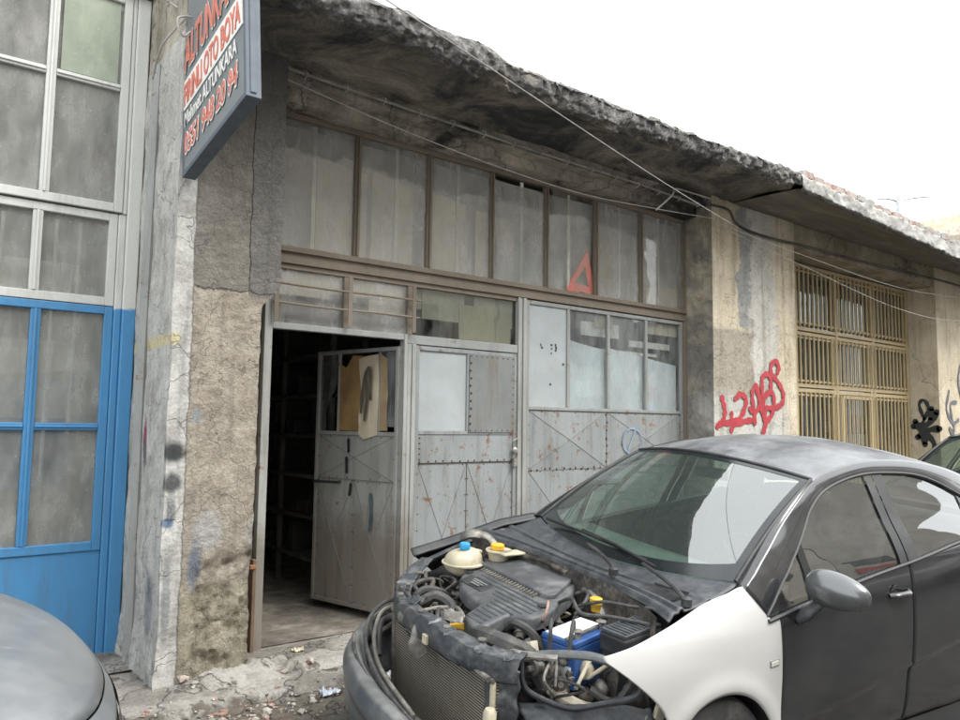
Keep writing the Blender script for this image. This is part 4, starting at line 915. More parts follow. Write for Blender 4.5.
def wheel(parent, u, v, w0, r=.30):
    sgn = 1 if v > 0 else -1
    c = Vector(P3(u, v, w0)); ax = Vector(P3(0, sgn, 0))
    W_ = empty('wheel'); W_.parent = parent; W_.location = c
    m = MB(); m.lathe((0, 0, 0), ax, [(-.17, r*.66), (-.18, r*.8), (-.175, r*.96), (-.15, r), (-.03, r), (-.005, r*.96), (0, r*.84), (-.005, r*.68), (-.03, r*.64)], 48, True)
    m.build('tyre', M['tyre'], W_, smooth=True)
    m = MB(); m.lathe((0, 0, 0), ax, [(-.02, r*.66), (-.012, r*.62), (-.035, r*.56), (-.05, r*.2), (-.03, r*.16), (-.028, .0)], 40)
    m.lathe((0, 0, 0), ax, [(-.17, r*.64), (-.02, r*.655)], 40)
    for k in range(7):
        a = k*2*math.pi/7; d1 = Vector((math.cos(a), 0, math.sin(a))); t1 = Vector((-d1.z, 0, d1.x)); m.obox(d1*r*.38+ax*-.026, d1*r*.22, t1*.022, ax*.012)
    m.build('rim', M['rim'], W_, smooth=True)
def body(car, paint, roofp, fenderp, hood=False):
    """shell panels shared by all the cars; both sides"""
    AR = (1.03, .27, .325); RA = (3.62, .29, .335)
    ftop = [(.46, .80), (.60, .825), (.78, .87), (.97, .925), (1.12, .955), (1.235, .975), (1.29, .90), (1.315, .855), (1.375, .855)]
    fbot = [(.465, .785), (.58, .70), (.705, .59)]+arc(*AR[:2], AR[2], 140, 15, 5)+[(1.385, .21)]
    fbot[-2] = (1.352, .36)
    for sd in (1, -1):
        nf = 'fender'
        mf = ruled(ftop, fbot, 60, 26, sd)
        o = mf.build(nf, fenderp if sd == 1 or hood else paint, car, smooth=60, solid=.012 if sd == 1 else 0)
        if sd == 1 and not hood:
            o['label'] = 'white replacement front fender'
            MB().obox(P3(1.325, SV(1.33, .675)+.003, .675), (.022, 0, .002), (0, .004, 0), (-.001, 0, .010)).build('side_marker_lamp', plain('clear_lamp', (.55, .52, .44), .2), o, bevel=.003)
            MB().obox(P3(1.325, SV(1.33, .675)+.001, .675), (.028, 0, .002), (0, .003, 0), (-.001, 0, .015)).build('lamp_surround', M['rim'], o, bevel=.003)
        # wheel-arch liner
        MB().grid(lambda a, b, sd=sd: P3(1.03+.335*math.cos(R(175-170*a)), sd*(.84-.28*b), .27+.335*math.sin(R(175-170*a))), 20, 3).build('wheel_arch_liner', M['plasticb'], car, smooth=True)
        MB().grid(lambda a, b, sd=sd: P3(3.62+.34*math.cos(R(178-176*a)), sd*(.84-.28*b), .29+.34*math.sin(R(178-176*a))), 20, 3).build('wheel_arch_liner', M['plasticb'], car, smooth=True)
        dt = [(1.38, .855), (1.7, .91), (2.0, .955), (2.355, 1.0)]; db_ = [(1.392, .215), (1.7, .22), (2.0, .225), (2.352, .235)]
        D1 = ruled(dt, db_, 40, 44, sd).build('door', paint, car, smooth=60, solid=.02)
        rt = [(2.365, 1.0), (2.65, 1.04), (2.95, 1.075), (3.30, 1.11)]; rb = [(2.362, .235), (2.65, .24), (2.95, .25), (3.16, .40)]
        D2 = ruled(rt, rb, 36, 44, sd).build('door', paint, car, smooth=60, solid=.02)
        if sd == 1: D1['label'] = 'front door on the street side'; D2['label'] = 'rear door on the street side'
        qt = [(3.31, 1.112), (3.5, 1.11), (3.8, 1.09), (4.1, 1.06), (4.3, 1.03), (4.5, .98)]; qb = [(3.17, .40)]+arc(*RA[:2], RA[2], 160, 5, 4)[:]+[(4.1, .25), (4.5, .3)]
        ruled(qt, qb, 50, 26, sd).build('rear_quarter', paint, car, smooth=60)
        # sill
        MB().grid(lambda a, b, sd=sd: P3(1.35+1.85*a, sd*(.855-.02*b-.02*math.cos(b*3.1)), .215+.02*a-.12*b), 20, 8).build('sill', paint, car, smooth=True)
        # frames: A pillar, roof rail
        def fr_(a, b, sd=sd):
            u0 = 1.22+2.0*a; p = pl(RAIL[:9], a); q = pl(DLO, a); 
            u = p[0]*(1-b)+q[0]*b; w_ = p[1]*(1-b)+q[1]*b; return P3(u, sd*(SV(u, w_)+.006*math.sin(b*math.pi)), w_)
        MB().grid(fr_, 70, 10).build('side_frame', paint, car, smooth=60, solid=.02)
        q = [(3.30, 1.15), (3.35, 1.13), (3.6, 1.12), (3.95, 1.085)]; ruled([(3.35, 1.33), (3.5, 1.27), (3.7, 1.19), (3.98, 1.09)], q, 20, 8, sd).build('rear_pillar', paint, car, smooth=60)
        def strip(u0, u1, ins, mat, name, par, n=14, lab=None, e=0.):
            def f(a, b):
                u = u0+(u1-u0)*a; wt, wb_ = fy(DLO, u)-e, fy(BELT, u)+e; w_ = wt+(wb_-wt)*b; return P3(u, sd*(SV(u, w_)-ins), w_)
            return MB().grid(f, n, 10).build(name, mat, par, smooth=True, label=lab)
        strip(1.335, 1.60, .014, M['winglass'], 'quarter_glass', car, 8, None)
        strip(1.60, 1.645, .006, M['frit'], 'window_divider', D1, 3)
        strip(1.645, 2.30, .014, M['winglass'], 'window', D1)
        strip(2.295, 2.355, .004, M['plasticb'], 'window_post', D1, 4); strip(2.365, 2.45, .004, M['plasticb'], 'window_post', D2, 4)
        strip(2.45, 3.04, .014, M['winglass'], 'window', D2); strip(3.04, 3.075, .006, M['frit'], 'window_divider', D2, 3); strip(3.075, 3.28, .014, M['winglass'], 'quarter_glass', car, 6)
        # seals and trim round the openings
        for (c, ia, r_) in ((DLO, .002, .008), (BELT[:6], -.004, .009)):
            pts = [P3(u, sd*(SV(u, w_)-ia), w_) for u, w_ in [pl(c, k/50) for k in range(51)]]
            MB().tube(pts, r_, 6).build('window_seal', M['plasticb'], car, smooth=True)
        pts = [P3(u, sd*(SV(u, w_)+.003), w_) for u, w_ in [((p[0]*.45+q_[0]*.55), (p[1]*.45+q_[1]*.55)) for p, q_ in [(pl(RAIL[:9], .08+.85*k/40), pl(DLO, .08+.85*k/40)) for k in range(41)]]]
        MB().tube(pts, .0035, 5).build('door_gap', M['seamcar'], car)
        for c in ([(1.378, .85), (1.385, .6), (1.39, .22)], [(2.36, 1.0), (2.358, .6), (2.357, .235)]):
            pts = [P3(u, sd*(SV(u, w_)-.001), w_) for u, w_ in [pl(c, k/24) for k in range(25)]]; MB().tube(pts, .0045, 5).build('door_gap', M['seamcar'], car)
        for uh, wh, Dd in ((2.24, .868, D1), (3.14, .95, D2)):
            v = SV(uh, wh)
            m = MB().lathe(P3(uh-.03, sd*(v-.0005), wh-.002), P3(0, sd, 0), [(0, .045), (.0035, .045), (.004, .039), (-.001, .0)], 28); m.build('handle_recess', paint, Dd, smooth=True)
            m = MB().tube(spline([P3(uh-.085, sd*(v+.004), wh-.004), P3(uh-.05, sd*(v+.028), wh+.002), P3(uh+.03, sd*(v+.030), wh+.006), P3(uh+.075, sd*(v+.005), wh+.006)], 6), .014, 10, flat=.6); m.build('handle', paint, Dd, smooth=True)
        wheel(car, 1.03, sd*.85, .27); wheel(car, 3.62, sd*.85, .29)
        # mirror
        if sd == -1 and not hood: continue
        mr = MB().tube(spline([P3(1.50, sd*.84, .84), P3(1.515, sd*.885, .875), P3(1.54, sd*.925, .93), P3(1.56, sd*.95, .965)], 5), [.040]*6+[.032]*5+[.028]*5, 14, flat=.6).build('mirror', M['plasticb'], D1, smooth=True)
        def mir(a, b, sd=sd):
            th = 2*math.pi*a; ph = math.pi*b; s1 = math.sin(ph)**.75; dv = -math.cos(ph)
            x = math.cos(th)*s1*.062*(1.0 if math.cos(th) < 0 else .55); z = math.sin(th)*s1*.078*(1-.18*dv); return P3(1.545+x+.03*dv, sd*(.992+dv*.125), .985+z-.006*dv)
        MB().grid(mir, 40, 26).build('mirror_housing', M['mirror'], mr, smooth=180)
        MB().lathe(P3(1.58, sd*.99, .985), (1, 0, 0), [(0, .066), (.003, .066)], 28).build('mirror_glass', M['chromed'], mr, smooth=True)
    # windscreen
    def ws(a, b, off=0.):
        s_ = 2*a-1; B0 = Vector((1.10+.145*s_*s_, .715*s_, .935+.045*s_*s_)); T0 = Vector((1.80+.085*s_*s_, .600*s_, 1.438-.055*s_*s_))
        p = B0*(1-b)+T0*b; n_ = Vector((-.55, 0, .83)); p += n_*(.035*math.sin(math.pi*b)*(1-.3*s_*s_)+off); return P3(*p)
    for sd in (1, -1):
        def ap(a, b, sd=sd):
            q_ = Vector(ws(1 if sd == 1 else 0, a)); p = pl(RAIL[:4], a); r_ = Vector(P3(p[0], sd*SV(*p), p[1])); return q_*(1-b)+r_*b+Vector((-.3, 0, 1))*.006*math.sin(b*3.14)
        MB().grid(ap, 30, 6).build('windscreen_pillar', paint, car, smooth=60)
    W_ = MB().grid(ws, 36, 24).build('windscreen', M['wsglass'], car, smooth=True)
    m = MB(); n = 36
    m.grid(lambda a, b: ws(a, .0+.07*b*(1+1.1*(2*a-1)**4), .0015), n, 3); m.grid(lambda a, b: ws(a, .955+.045*b, .0015), n, 2)
    m.grid(lambda a, b: ws(.03*b, a, .0015), n, 2); m.grid(lambda a, b: ws(1-.03*b, a, .0015), n, 2)
    m.build('black_border', M['frit'], W_, smooth=True)
    MB().tube([Vector(ws(a_, b_, .002)) for a_, b_ in [(0, k/16) for k in range(17)]+[(k/20, 1) for k in range(1, 21)]+[(1, 1-k/16) for k in range(1, 17)]], .009, 6).build('windscreen_seal', M['plasticb'], car, smooth=True)
    # roof
    def rf(a, b):
        s_ = 2*a-1; u = (1.80+.085*s_*s_)*(1-b)+(3.52-.10*s_*s_)*b
        we = fy(RAIL, max(u, 1.885)); ve = SV(u, we)-.004; cr = .072*(1-s_*s_)
        if b < .12: we = we*(b/.12)+(1.383)*(1-b/.12)*1.0 if abs(s_) > 2 else we
        wr = we+cr*min(1, .78+b*2) if b < .11 else we+cr
        if u > 3.0: wr -= 0
        return P3(u, s_*ve, wr-.004)
    MB().grid(rf, 40, 40).build('roof', roofp, car, smooth=60, solid=.02)
    # rear screen, boot, tail
    def rg(a, b):
        s_ = 2*a-1; u = 3.50-.10*s_*s_+(.52)*b; w0 = 1.375-.02*s_*s_; w_ = w0*(1-b)+(1.085)*b+.03*math.sin(math.pi*b); return P3(u, s_*(.62+.10*b)*(1-.02*b), w_)
    MB().grid(rg, 24, 12).build('rear_screen', M['wsglass'], car, smooth=True)
    MB().grid(lambda a, b: P3(4.0+.5*b-.0*a, (2*a-1)*(.80-.09*b), 1.075-.05*b-.03*(2*a-1)**2), 20, 8).build('boot_lid', paint, car, smooth=60)
    MB().grid(lambda a, b: P3(4.50+.08*(1-(2*a-1)**4)*(.4+.6*math.sin(b*3)), (2*a-1)*.715, .995-.75*b), 24, 16).build('tail', paint, car, smooth=60)
    m = MB(); 
    for sd in (1, -1): MB().grid(lambda a, b, sd=sd: P3(4.47+.04*(1-b), sd*(.735-.11*a+.004), .95-.18*b), 4, 4).build('tail_lamp', M['tri'], car, solid=.01)
    MB().box(.95, 4.45, -.74, .74, .18, .26).build('floor_pan', M['plasticb'], car)
    # cabin
    MB().grid(lambda a, b: P3(1.14+.42*b+.06*(2*a-1)**2, (2*a-1)*.70, .90+.035*math.sin(b*2.4)), 20, 8).build('dashboard', M['dash'], car, smooth=True, solid=.05)
    MB().box(1.50, 1.60, -.68, .68, .55, .90).build('dashboard_face', M['dash'], car, bevel=.02)
    for v in (.36, -.36):
        st = empty('seat'); st.parent = car; st.location = P3(2.15, v, .3)
        MB().box(-.25, .25, -.24, .24, 0, .22).build('cushion', M['seat'], st, bevel=.05, seg=3)
        m = MB().obox((.32, 0, .5), (.055, 0, .012), (0, .23, 0), (.09, 0, .34)); m.build('backrest', M['seat'], st, bevel=.045, seg=3)
        MB().obox((.44, 0, .92), (.035, 0, .01), (0, .12, 0), (.01, 0, .085)).build('headrest', M['seat'], st, bevel=.03, seg=3)
    m = MB().box(2.85, 3.3, -.62, .62, .35, .58); m.obox((3.38, 0, .82), (.06, 0, .01), (0, .62, 0), (.10, 0, .28)); m.build('rear_seat', M['seat'], car, bevel=.04, seg=3)
    sw = MB(); c = Vector(P3(1.66, .36, .90)); ax = Vector((-.88, 0, .42)).normalized(); a_ = ax.orthogonal().normalized(); b_ = ax.cross(a_)
    ring = [c+(a_*math.cos(t*math.pi/16)+b_*math.sin(t*math.pi/16))*.185 for t in range(33)]; sw.tube(ring, .015, 8)
    sw.tube([c+a_*.18, c-a_*.18], .014, 6); sw.tube([c, c+b_*.18], .014, 6); sw.lathe(c, -ax, [(-.02, .05), (.02, .06)], 16); sw.tube([c, c-ax*.2], .03, 8)
    sw.build('steering_wheel', M['plasticb'], car, smooth=True)
    m = MB().obox(P3(1.86, 0, 1.33), (.01, 0, .0), (0, .11, 0), (0, 0, .03)); m.tube([P3(1.86, 0, 1.35), P3(1.84, 0, 1.42)], .008, 6); m.build('inner_mirror', M['plasticb'], car, bevel=.008)
    # cowl and wipers
    def cw(a, b):
        s_ = 2*a-1; v1 = .73*s_; B0 = Vector((1.10+.145*s_*s_, v1, .932+.045*s_*s_)); F0 = Vector((.935-.02*s_*s_-.11*abs(s_)**3, .765*s_, .897+.012*s_*s_))
        p = B0*(1-b)+F0*b; st = lambda x0, h: h*(sstep(x0-.015, x0, b)-sstep(x0+.05, x0+.065, b))
        p.z += -.022*math.sin(b*math.pi)**.7+st(.42, .010)+st(.80, .014)-.03*sstep(.93, 1.0, b); return P3(*p)
    MB().grid(cw, 60, 60).build('cowl', M['dustplastic'], car, smooth=50, solid=.008)
    for k in range(9):
        for sg in ((1,) if not hood else (1, -1)):
            b = .46+.038*k; pts = [Vector(cw(.5+sg*(.30+.13*t/8), b))+Vector((0, 0, .006)) for t in range(9)]; MB().tube(pts, .0045, 5).build('vent_slat', M['plasticb'], car)
    for (u0, v0, pts) in ((.96, .26, [(.96, .26, .925), (.99, .20, .95), (1.04, .05, .968), (1.075, -.08, .975)]), (.94, .73, [(.94, .73, .93), (.98, .62, .955), (1.05, .42, .968), (1.08, .32, .973)])):
        wp = empty('wiper'); wp.parent = car
        m = MB().tube(spline([P3(*p) for p in pts], 6), .009, 8, flat=.7); m.lathe(P3(u0, v0, .915), (0, 0, 1), [(0, .022), (.03, .022), (.036, .012)], 16); m.build('arm', M['plasticb'], wp, smooth=True)
        e = Vector(pts[-1])
        if v0 < .5: q0 = Vector((1.145, .28, .972)); q1 = Vector((1.17, -.56, 1.002))
        else: q0 = Vector((1.085, .40, .976)); q1 = Vector((1.19, -.26, 1.0))
        m = MB().tube([P3(*q0), P3(*((q0+q1)/2+Vector((-.004, 0, .012)))), P3(*q1)], .008, 6); m.build('blade', M['seamcar'], wp)
def front_end(car, paint, lampc=(.5, .52, .55)):
    C_ = [(.72, .858), (.5, .84), (.30, .79), (.12, .68), (-.01, .50), (-.08, .25), (-.10, 0), (-.08, -.25), (-.01, -.50), (.12, -.68), (.30, -.79), (.5, -.84), (.72, -.858)]
    OFF = [(.15, .06), (.28, .02), (.42, 0), (.55, .008), (.66, .035), (.74, .09), (.82, .2)]
    def fp(a, w_, ex=0.):
        u, v = pl(C_, a); o = fy(OFF, w_)-ex; c = Vector((1.1, 0)); d_ = (c-Vector((u, v))).normalized(); return P3(u+d_.x*o, v+d_.y*o, w_)
    top = lambda a: .70+.10*abs(2*a-1)**1.5
    def tp(a):
        e = min(a, 1-a); return top(a) if e > .09 else .59+(top(.09)-.59)*e/.09
    MB().grid(lambda a, b: fp(a, tp(a)*(1-b)+.16*b, -.004), 96, 26).build('front_bumper', paint, car, smooth=60)
    MB().grid(lambda a, b: fp(.30+.40*a, .38-.16*b, .004), 24, 5).build('lower_grille', M['plasticb'], car, smooth=True)
    MB().grid(lambda a, b: fp(.38+.24*a, .64-.07*b, .004), 24, 3).build('upper_grille', M['plasticb'], car, smooth=True)
    for s0, s1 in ((.13, .29), (.87, .71)):
        MB().grid(lambda a, b: fp(s0+(s1-s0)*a, (.775-.03*a)*(1-b)+(.64+.01*a)*b, .005), 20, 8).build('headlamp', plain('headlamp_lens', lampc, .12, .5), car, smooth=True)
    FT = [(.44, .795), (.60, .825), (.78, .87), (.97, .925)]
    def lin(s_, b):
        a_ = .5-.41*s_; F0 = Vector(fp(a_, top(a_)+.006, -.004)); w1 = .905+.05*(1-s_*s_)
        E0 = Vector(P3(.935-.02*s_*s_-.11*abs(s_)**3+.08*s_*s_, SV(.905, .905)*s_, w1)); p = F0*(1-b)+E0*b
        p.z += (.075*math.sin(math.pi*(b**.6))*(1-b)**.4+.03*b*(1-b))*(1-s_**4); return p
    def hd(a, b):
        s_ = 2*a-1; sg = 1 if s_ > 0 else -1; p = lin(s_, b); q = lin(sg, b); u = q.x; w1 = fy(FT, u); c = Vector(P3(u, sg*(SV(u, w1)-.002), w1+.004))
        if u < .46: c = q
        return tuple(p+(c-q)*abs(s_)**3)
    MB().grid(hd, 40, 30).build('bonnet', paint, car, smooth=60, solid=.01)
M['mirror'] = m_paint('mirror_paint', (.10, .105, .11), .25, .5, amt=.12, top=.1)
P_dark = m_paint('dark_grey_paint', (.020, .021, .024), .18, .3, (.14, .138, .13), .20, .3)
P_roof = m_paint('faded_roof_paint', (.045, .048, .054), .36, .25, (.27, .275, .285), .4, .65, .3)
P_white = m_paint('white_fender_paint', (.45, .445, .43), .35, 0., (.36, .345, .32), .25, .0, .4)
P_silver = m_paint('silver_paint', (.17, .18, .19), .38, .45, (.33, .33, .32), .55, .35, .3)
n_ = NT('silver_paint_scuffed'); d_ = n_.math('MULTIPLY', n_.rng(n_.noise(2.2, 8, .7), .35, .75), .6)
sc_ = n_.math('MULTIPLY', n_.rng(n_.noise(9, 5, .6, n_.vec(.6, 5, 1), .8), .60, .66), n_.rng(n_.noise(3, 4), .5, .65))
P_silver = n_.done(n_.mix(n_.math('MULTIPLY', sc_, .55), n_.mix(d_, (.20, .215, .23), (.33, .335, .335)), (.50, .50, .49)), n_.mix(d_, (.34,)*3, (.7,)*3), .45, Coat_Weight=.2)
P_black = m_paint('black_paint', (.02, .02, .022), .2, .2, (.12, .11, .1), .35, .1)
def place(o, x, y, z, yaw_, pit=0, rol=0): o.location = (x, y, z); o.rotation_euler = (R(rol), R(pit), R(yaw_))
CAR = empty('parked_car', label='dark grey saloon without bonnet, engine bay open, one white front fender', cat='car')
body(CAR, P_dark, P_roof, P_white)
place(CAR, 1.734, 2.884, .025, -6.4, 0, 4.8)
C2 = empty('parked_car', label='dusty silver grey car whose rounded bonnet pokes in beside the blue door', cat='car')
body(C2, P_silver, P_silver, P_silver, True); front_end(C2, P_silver); place(C2, .555, 2.98, .075, 180, 0, -4.8)
C3 = empty('parked_car', label='black car parked behind the open engined saloon near the dark graffiti', cat='car')
body(C3, P_black, P_black, P_black, True); front_end(C3, P_black); place(C3, 6.35, 2.75, .11, -3, 0, 4.0)

# ---- engine bay of the dark car
DP = M['dustplastic']
M['alu'] = plain('dirty_aluminium', (.20, .19, .17), .5, .5, var=.35, sc=14, bump=.3, dirt=(.08, .07, .06), dirt_amt=.8, dsc=12)
M['greasy'] = plain('greasy_metal', (.06, .055, .05), .6, .3, var=.5, sc=14, bump=.4, dirt=(.2, .17, .13), dirt_amt=.7, dsc=14)
M['rubber'] = plain('dusty_rubber', (.03, .03, .03), .65, var=.3, dirt=(.15, .135, .115), dirt_amt=.45, dsc=20)
M['tanplastic'] = plain('yellowed_plastic', (.42, .38, .28), .45, var=.2, dirt=(.2, .17, .13), dirt_amt=.6, dsc=9)
M['bluecap'] = plain('blue_cap', (.03, .28, .52), .4); M['yelcap'] = plain('yellow_cap', (.62, .36, .03), .45, dirt=(.3, .2, .05), dirt_amt=.4)
M['batblue'] = plain('battery_blue', (.025, .075, .23), .35, dirt=(.2, .2, .2), dirt_amt=.3); M['batwhite'] = plain('battery_label', (.68, .70, .72), .4, dirt=(.3, .3, .28), dirt_amt=.4)
M['crash'] = plain('crumpled_black_panel', (.045, .05, .056), .34, .1, var=.25, sc=30, bump=.12, dirt=(.24, .235, .225), dirt_amt=.32, dsc=18)
def mm(name, mb, mat, par=None, lab=None, **k): return mb.build(name, M[mat] if isinstance(mat, str) else mat, par or CAR, label=lab, **k)
# tub: firewall, inner wings, floor
mm('firewall', MB().grid(lambda a, b: P3(.90-.02*(2*a-1)**2-.11*abs(2*a-1)**3-.02*math.sin(b*3)+.012*fbm(a*8, b*6, 1), (2*a-1)*.74, .89-.60*b), 40, 16), 'greasy', smooth=60)
for sd in (1, -1):
    mm('inner_wing', MB().grid(lambda a, b: P3((.36 if sd < 0 else .66)+(.58 if sd < 0 else .28)*a, sd*(.66-.02*b+.015*fbm(a*6, b*5, sd)-.10*sstep(.35, .6, a)*sstep(1.0, .7, a)*(1-b)), (.70+.17*a)*(1-b)+.28*b), 24, 16), 'plasticb', smooth=60)
    mm('strut_tower', MB().lathe(P3(.80, sd*.56, .60), (0, 0, 1), [(-.2, .14), (.12, .12), (.16, .10), (.165, .04), (.20, .035), (.205, .0)], 24), 'greasy', smooth=True)
    if sd == -1: mm('wing_rail', MB().tube(spline([P3(.28, sd*.50, .715), P3(.42, sd*.66, .765), P3(.60, sd*.705, .815), P3(.80, sd*.735, .865), P3(1.0, sd*.745, .905)], 8), .026, 8, flat=.6), 'crash', smooth=60)
# far fender's upturned flange
mm('fender_lip', MB().grid(lambda a, b: P3(.44+.80*a, -(.80-.045*b-.02*a), fy([(.44, .83), (.67, .88), (1.0, .965), (1.3, 1.0)], .44+.8*a)-.03*b), 30, 4), 'plasticb', smooth=True, solid=.01)
# engine block and its clutter
def lump(c, r, n_=2, sq=(1, 1, 1), am=.25):
    bm = bmesh.new(); bmesh.ops.create_icosphere(bm, subdivisions=n_, radius=1)
    v = []
    for q in bm.verts:
        k = 1+am*mn.noise(q.co*2.3+Vector(c)*20); v.append(P3(c[0]+q.co.x*r*sq[0]*k, c[1]+q.co.y*r*sq[1]*k, c[2]+q.co.z*r*sq[2]*k))
    f = [tuple(x.index for x in p.verts) for p in bm.faces]; bm.free(); return MB().add(v, f)
mm('engine_block', MB().grid(lambda a, b: P3(.28+.56*a, -.42+.80*b, (.56+.07*fbm(a*5, b*6, 0)+.05*fbm(a*16, b*20, 2)-.15*(abs(a-.5)*2)**4)), 50, 60), 'greasy', smooth=50, solid=.2)
EC = [(.925, -.53), (.925, .02), (.90, .07), (.82, .14), (.62, .27), (.52, .30), (.47, .285), (.44, .20), (.24, .28), (.235, .20), (.26, .10), (.35, .055), (.395, .02), (.40, -.10), (.43, -.22), (.50, -.36), (.60, -.43), (.68, -.47)]
def ecz(u, v=0): return .762+.060*(u-.2)/.7
def rounded(pts, r, k=4):
    out = []; n = len(pts)
    for a in range(n):
        p0, p, p1 = Vector(pts[a-1]), Vector(pts[a]), Vector(pts[(a+1) % n]); d0, d1 = p0-p, p1-p; rr = min(r, d0.length*.45, d1.length*.45)
        A, B_ = p+d0.normalized()*rr, p+d1.normalized()*rr
        for t in range(k+1): q = t/k; out.append(A*(1-q)**2+p*2*q*(1-q)+B_*q*q)
    return out
def plate(name, pts, zf, h, mat, par, r=.03, ins=.010, lab=None):
    q = rounded(pts, r); n = len(q); c = sum(q, Vector((0, 0)))/n; m = MB(); vs_ = []
    nrm = []
    for a in range(n):
        t = (q[(a+1) % n]-q[a-1]).normalized(); nn = Vector((t.y, -t.x)); nrm.append(nn)
    area = sum(q[a].x*q[(a+1) % n].y-q[(a+1) % n].x*q[a].y for a in range(n)); sg = 1 if area > 0 else -1
    for z0, e in ((-h, 0), (-ins, 0), (-ins*.35, -ins*.35), (0, -ins)):
        for a in range(n): p = q[a]+nrm[a]*e*sg; vs_.append(P3(p.x, p.y, zf(p.x, p.y)+z0))
    fs = []
    for l in range(3):
        for a in range(n): fs.append((l*n+a, l*n+(a+1) % n, (l+1)*n+(a+1) % n, (l+1)*n+a))
    fs.append(tuple(3*n+a for a in range(n))); m.add(vs_, fs); return m.build(name, mat, par, label=lab, smooth=50)
M['cover'] = plain('dusty_cover', (.055, .058, .062), .5, var=.1, sc=30, bump=.08, dirt=(.22, .22, .215), dirt_amt=.4, dsc=7)
EO = plate('engine_cover', EC, ecz, .06, M['cover'], CAR, .05, .014, 'ribbed dusty black engine cover')
plate('raised_panel', [(.665, -.44), (.91, -.50), (.91, .03), (.70, .17), (.665, .14)], lambda u, v: ecz(u)+.022, .022, M['cover'], EO, .03, .006)
m = MB()
for k in range(19):
    v = -.37+.46*k/18; m.obox(P3(.645, v, ecz(.645)+.004), (.012, 0, .004), (0, .005, 0), (0, 0, .008))
m.build('clip_row', M['alu'], EO)
m = MB()
for k, (va, vb) in enumerate([(-.32, .22), (-.30, .24), (-.08, .25), (-.05, .26), (.02, .24), (.04, .22), (.06, .20), (.07, .20), (.08, .20), (.11, .22), (.12, .24)]):
    u0 = .605-.033*k; m.obox(P3(u0, (va+vb)/2, ecz(u0, 0)+.002), (.004, 0, .001), (0, (vb-va)/2, 0), (0, 0, .0012))
m.build('ribs', DP, EO)
plate('badge_plate', [(.47, -.30), (.56, -.34), (.56, -.13), (.47, -.10)], lambda u, v: ecz(u)+.005, .006, M['plasticb'], EO, .015, .002)
m = MB()
for k in range(3): m.obox(P3(.535-.022*k, -.21+.01*k, ecz(.52)+.008), (.005, 0, 0), (0, .06-.012*k, 0), (0, 0, .0015))
m.build('badge_lettering', M['rim'], EO)
for u0, v0 in ((.57, -.385), (.60, .215)):
    mm('bolt_hole', MB().lathe(P3(u0, v0, ecz(u0, v0)+.003), (0, 0, 1), [(0, .024), (.004, .022), (.001, .015), (-.0, 0)], 20), 'seamcar', EO)
# reservoirs
rs = empty('coolant_reservoir'); rs.parent = CAR; rs.location = P3(.60, -.50, .815); rs.name = 'coolant_reservoir'
def resv(a, b):
    th = 2*math.pi*a; ph = math.pi*b; s1 = math.sin(ph)**.7
    return (.105*math.cos(th)*s1*(1+.08*math.cos(3*th)), .085*math.sin(th)*s1, -.072*math.cos(ph)*(1+.1*math.cos(th)))
mm('tank', MB().grid(resv, 32, 20), 'tanplastic', rs, smooth=180)
mm('seam', MB().lathe((0, 0, 0), (0, 0, 1), [(-.003, .098), (-.003, .112), (.003, .112), (.003, .098)], 32), 'tanplastic', rs, smooth=True)
mm('cap', MB().lathe((.0, -.01, .068), (0, 0, 1), [(0, .024), (.004, .028), (.03, .028), (.036, .024), (.036, 0)], 20), 'bluecap', rs, smooth=True)
mm('spout', MB().tube([(.06, .03, .03), (.11, .05, .04), (.14, .06, .03)], .012, 8), 'tanplastic', rs, smooth=True)
br = empty('brake_fluid_reservoir'); br.parent = CAR; br.location = P3(.78, -.44, .80)
mm('tank', MB().lathe((0, 0, 0), (0, 0, 1), [(0, .045), (.05, .055), (.07, .062), (.075, .070), (.082, .070), (.082, .03)], 24), 'tanplastic', br, smooth=True)
mm('cap', MB().lathe((-.01, 0, .083), (0, 0, 1), [(0, .032), (.004, .036), (.026, .036), (.03, .03), (.03, 0)], 20), 'yelcap', br, smooth=True)
mm('tray', MB().box(-.03, .11, -.10, -.02, .068, .082), 'tanplastic', br, bevel=.01)
mm('hinge_bracket', MB().tube(spline([P3(.70, -.70, .90), P3(.72, -.64, .93), P3(.80, -.60, .92), P3(.84, -.54, .87), P3(.90, -.50, .86)], 6), [.03]*10+[.022]*15, 8, flat=.35), 'alu', smooth=60, lab='bent bonnet hinge bracket')
# battery, fuse box, the yellow cap behind them
bt = empty('battery', (0, 0, 0)); bt.parent = CAR; bt.location = P3(.61, .46, .585); bt.rotation_euler = (0, R(-3), R(14))
mm('case', MB().box(-.125, .125, -.085, .085, 0, .165), 'batblue', bt, bevel=.006)
mm('lid', MB().box(-.127, .127, -.087, .087, .166, .19), 'batblue', bt, bevel=.006)
mm('top_label', MB().box(-.115, .05, -.03, .075, .1905, .193), 'batwhite', bt)
mm('top_label', MB().box(.052, .12, -.03, .075, .1905, .1925), 'batwhite', bt)
mm('side_label', MB().box(-.1275, -.1255, -.07, .06, .02, .09), 'batwhite', bt)
for y in (-.055, .055): mm('terminal', MB().lathe((.09 if y > 0 else -.07, -.055, .19), (0, 0, 1), [(0, .014), (.02, .012), (.03, .022), (.034, .0)], 12), 'alu', bt, smooth=True)
mm('hold_down_bar', MB().obox((0, -.045, .197), (.13, 0, 0), (0, .008, 0), (0, 0, .004)), 'alu', bt)
fb = empty('fuse_box'); fb.parent = CAR; fb.location = P3(.75, .625, .74); fb.rotation_euler = (0, R(-4), R(8))
mm('case', MB().box(-.12, .11, -.075, .065, 0, .075), 'plasticb', fb, bevel=.01)
m = MB().box(-.115, .105, -.07, .06, .076, .09)
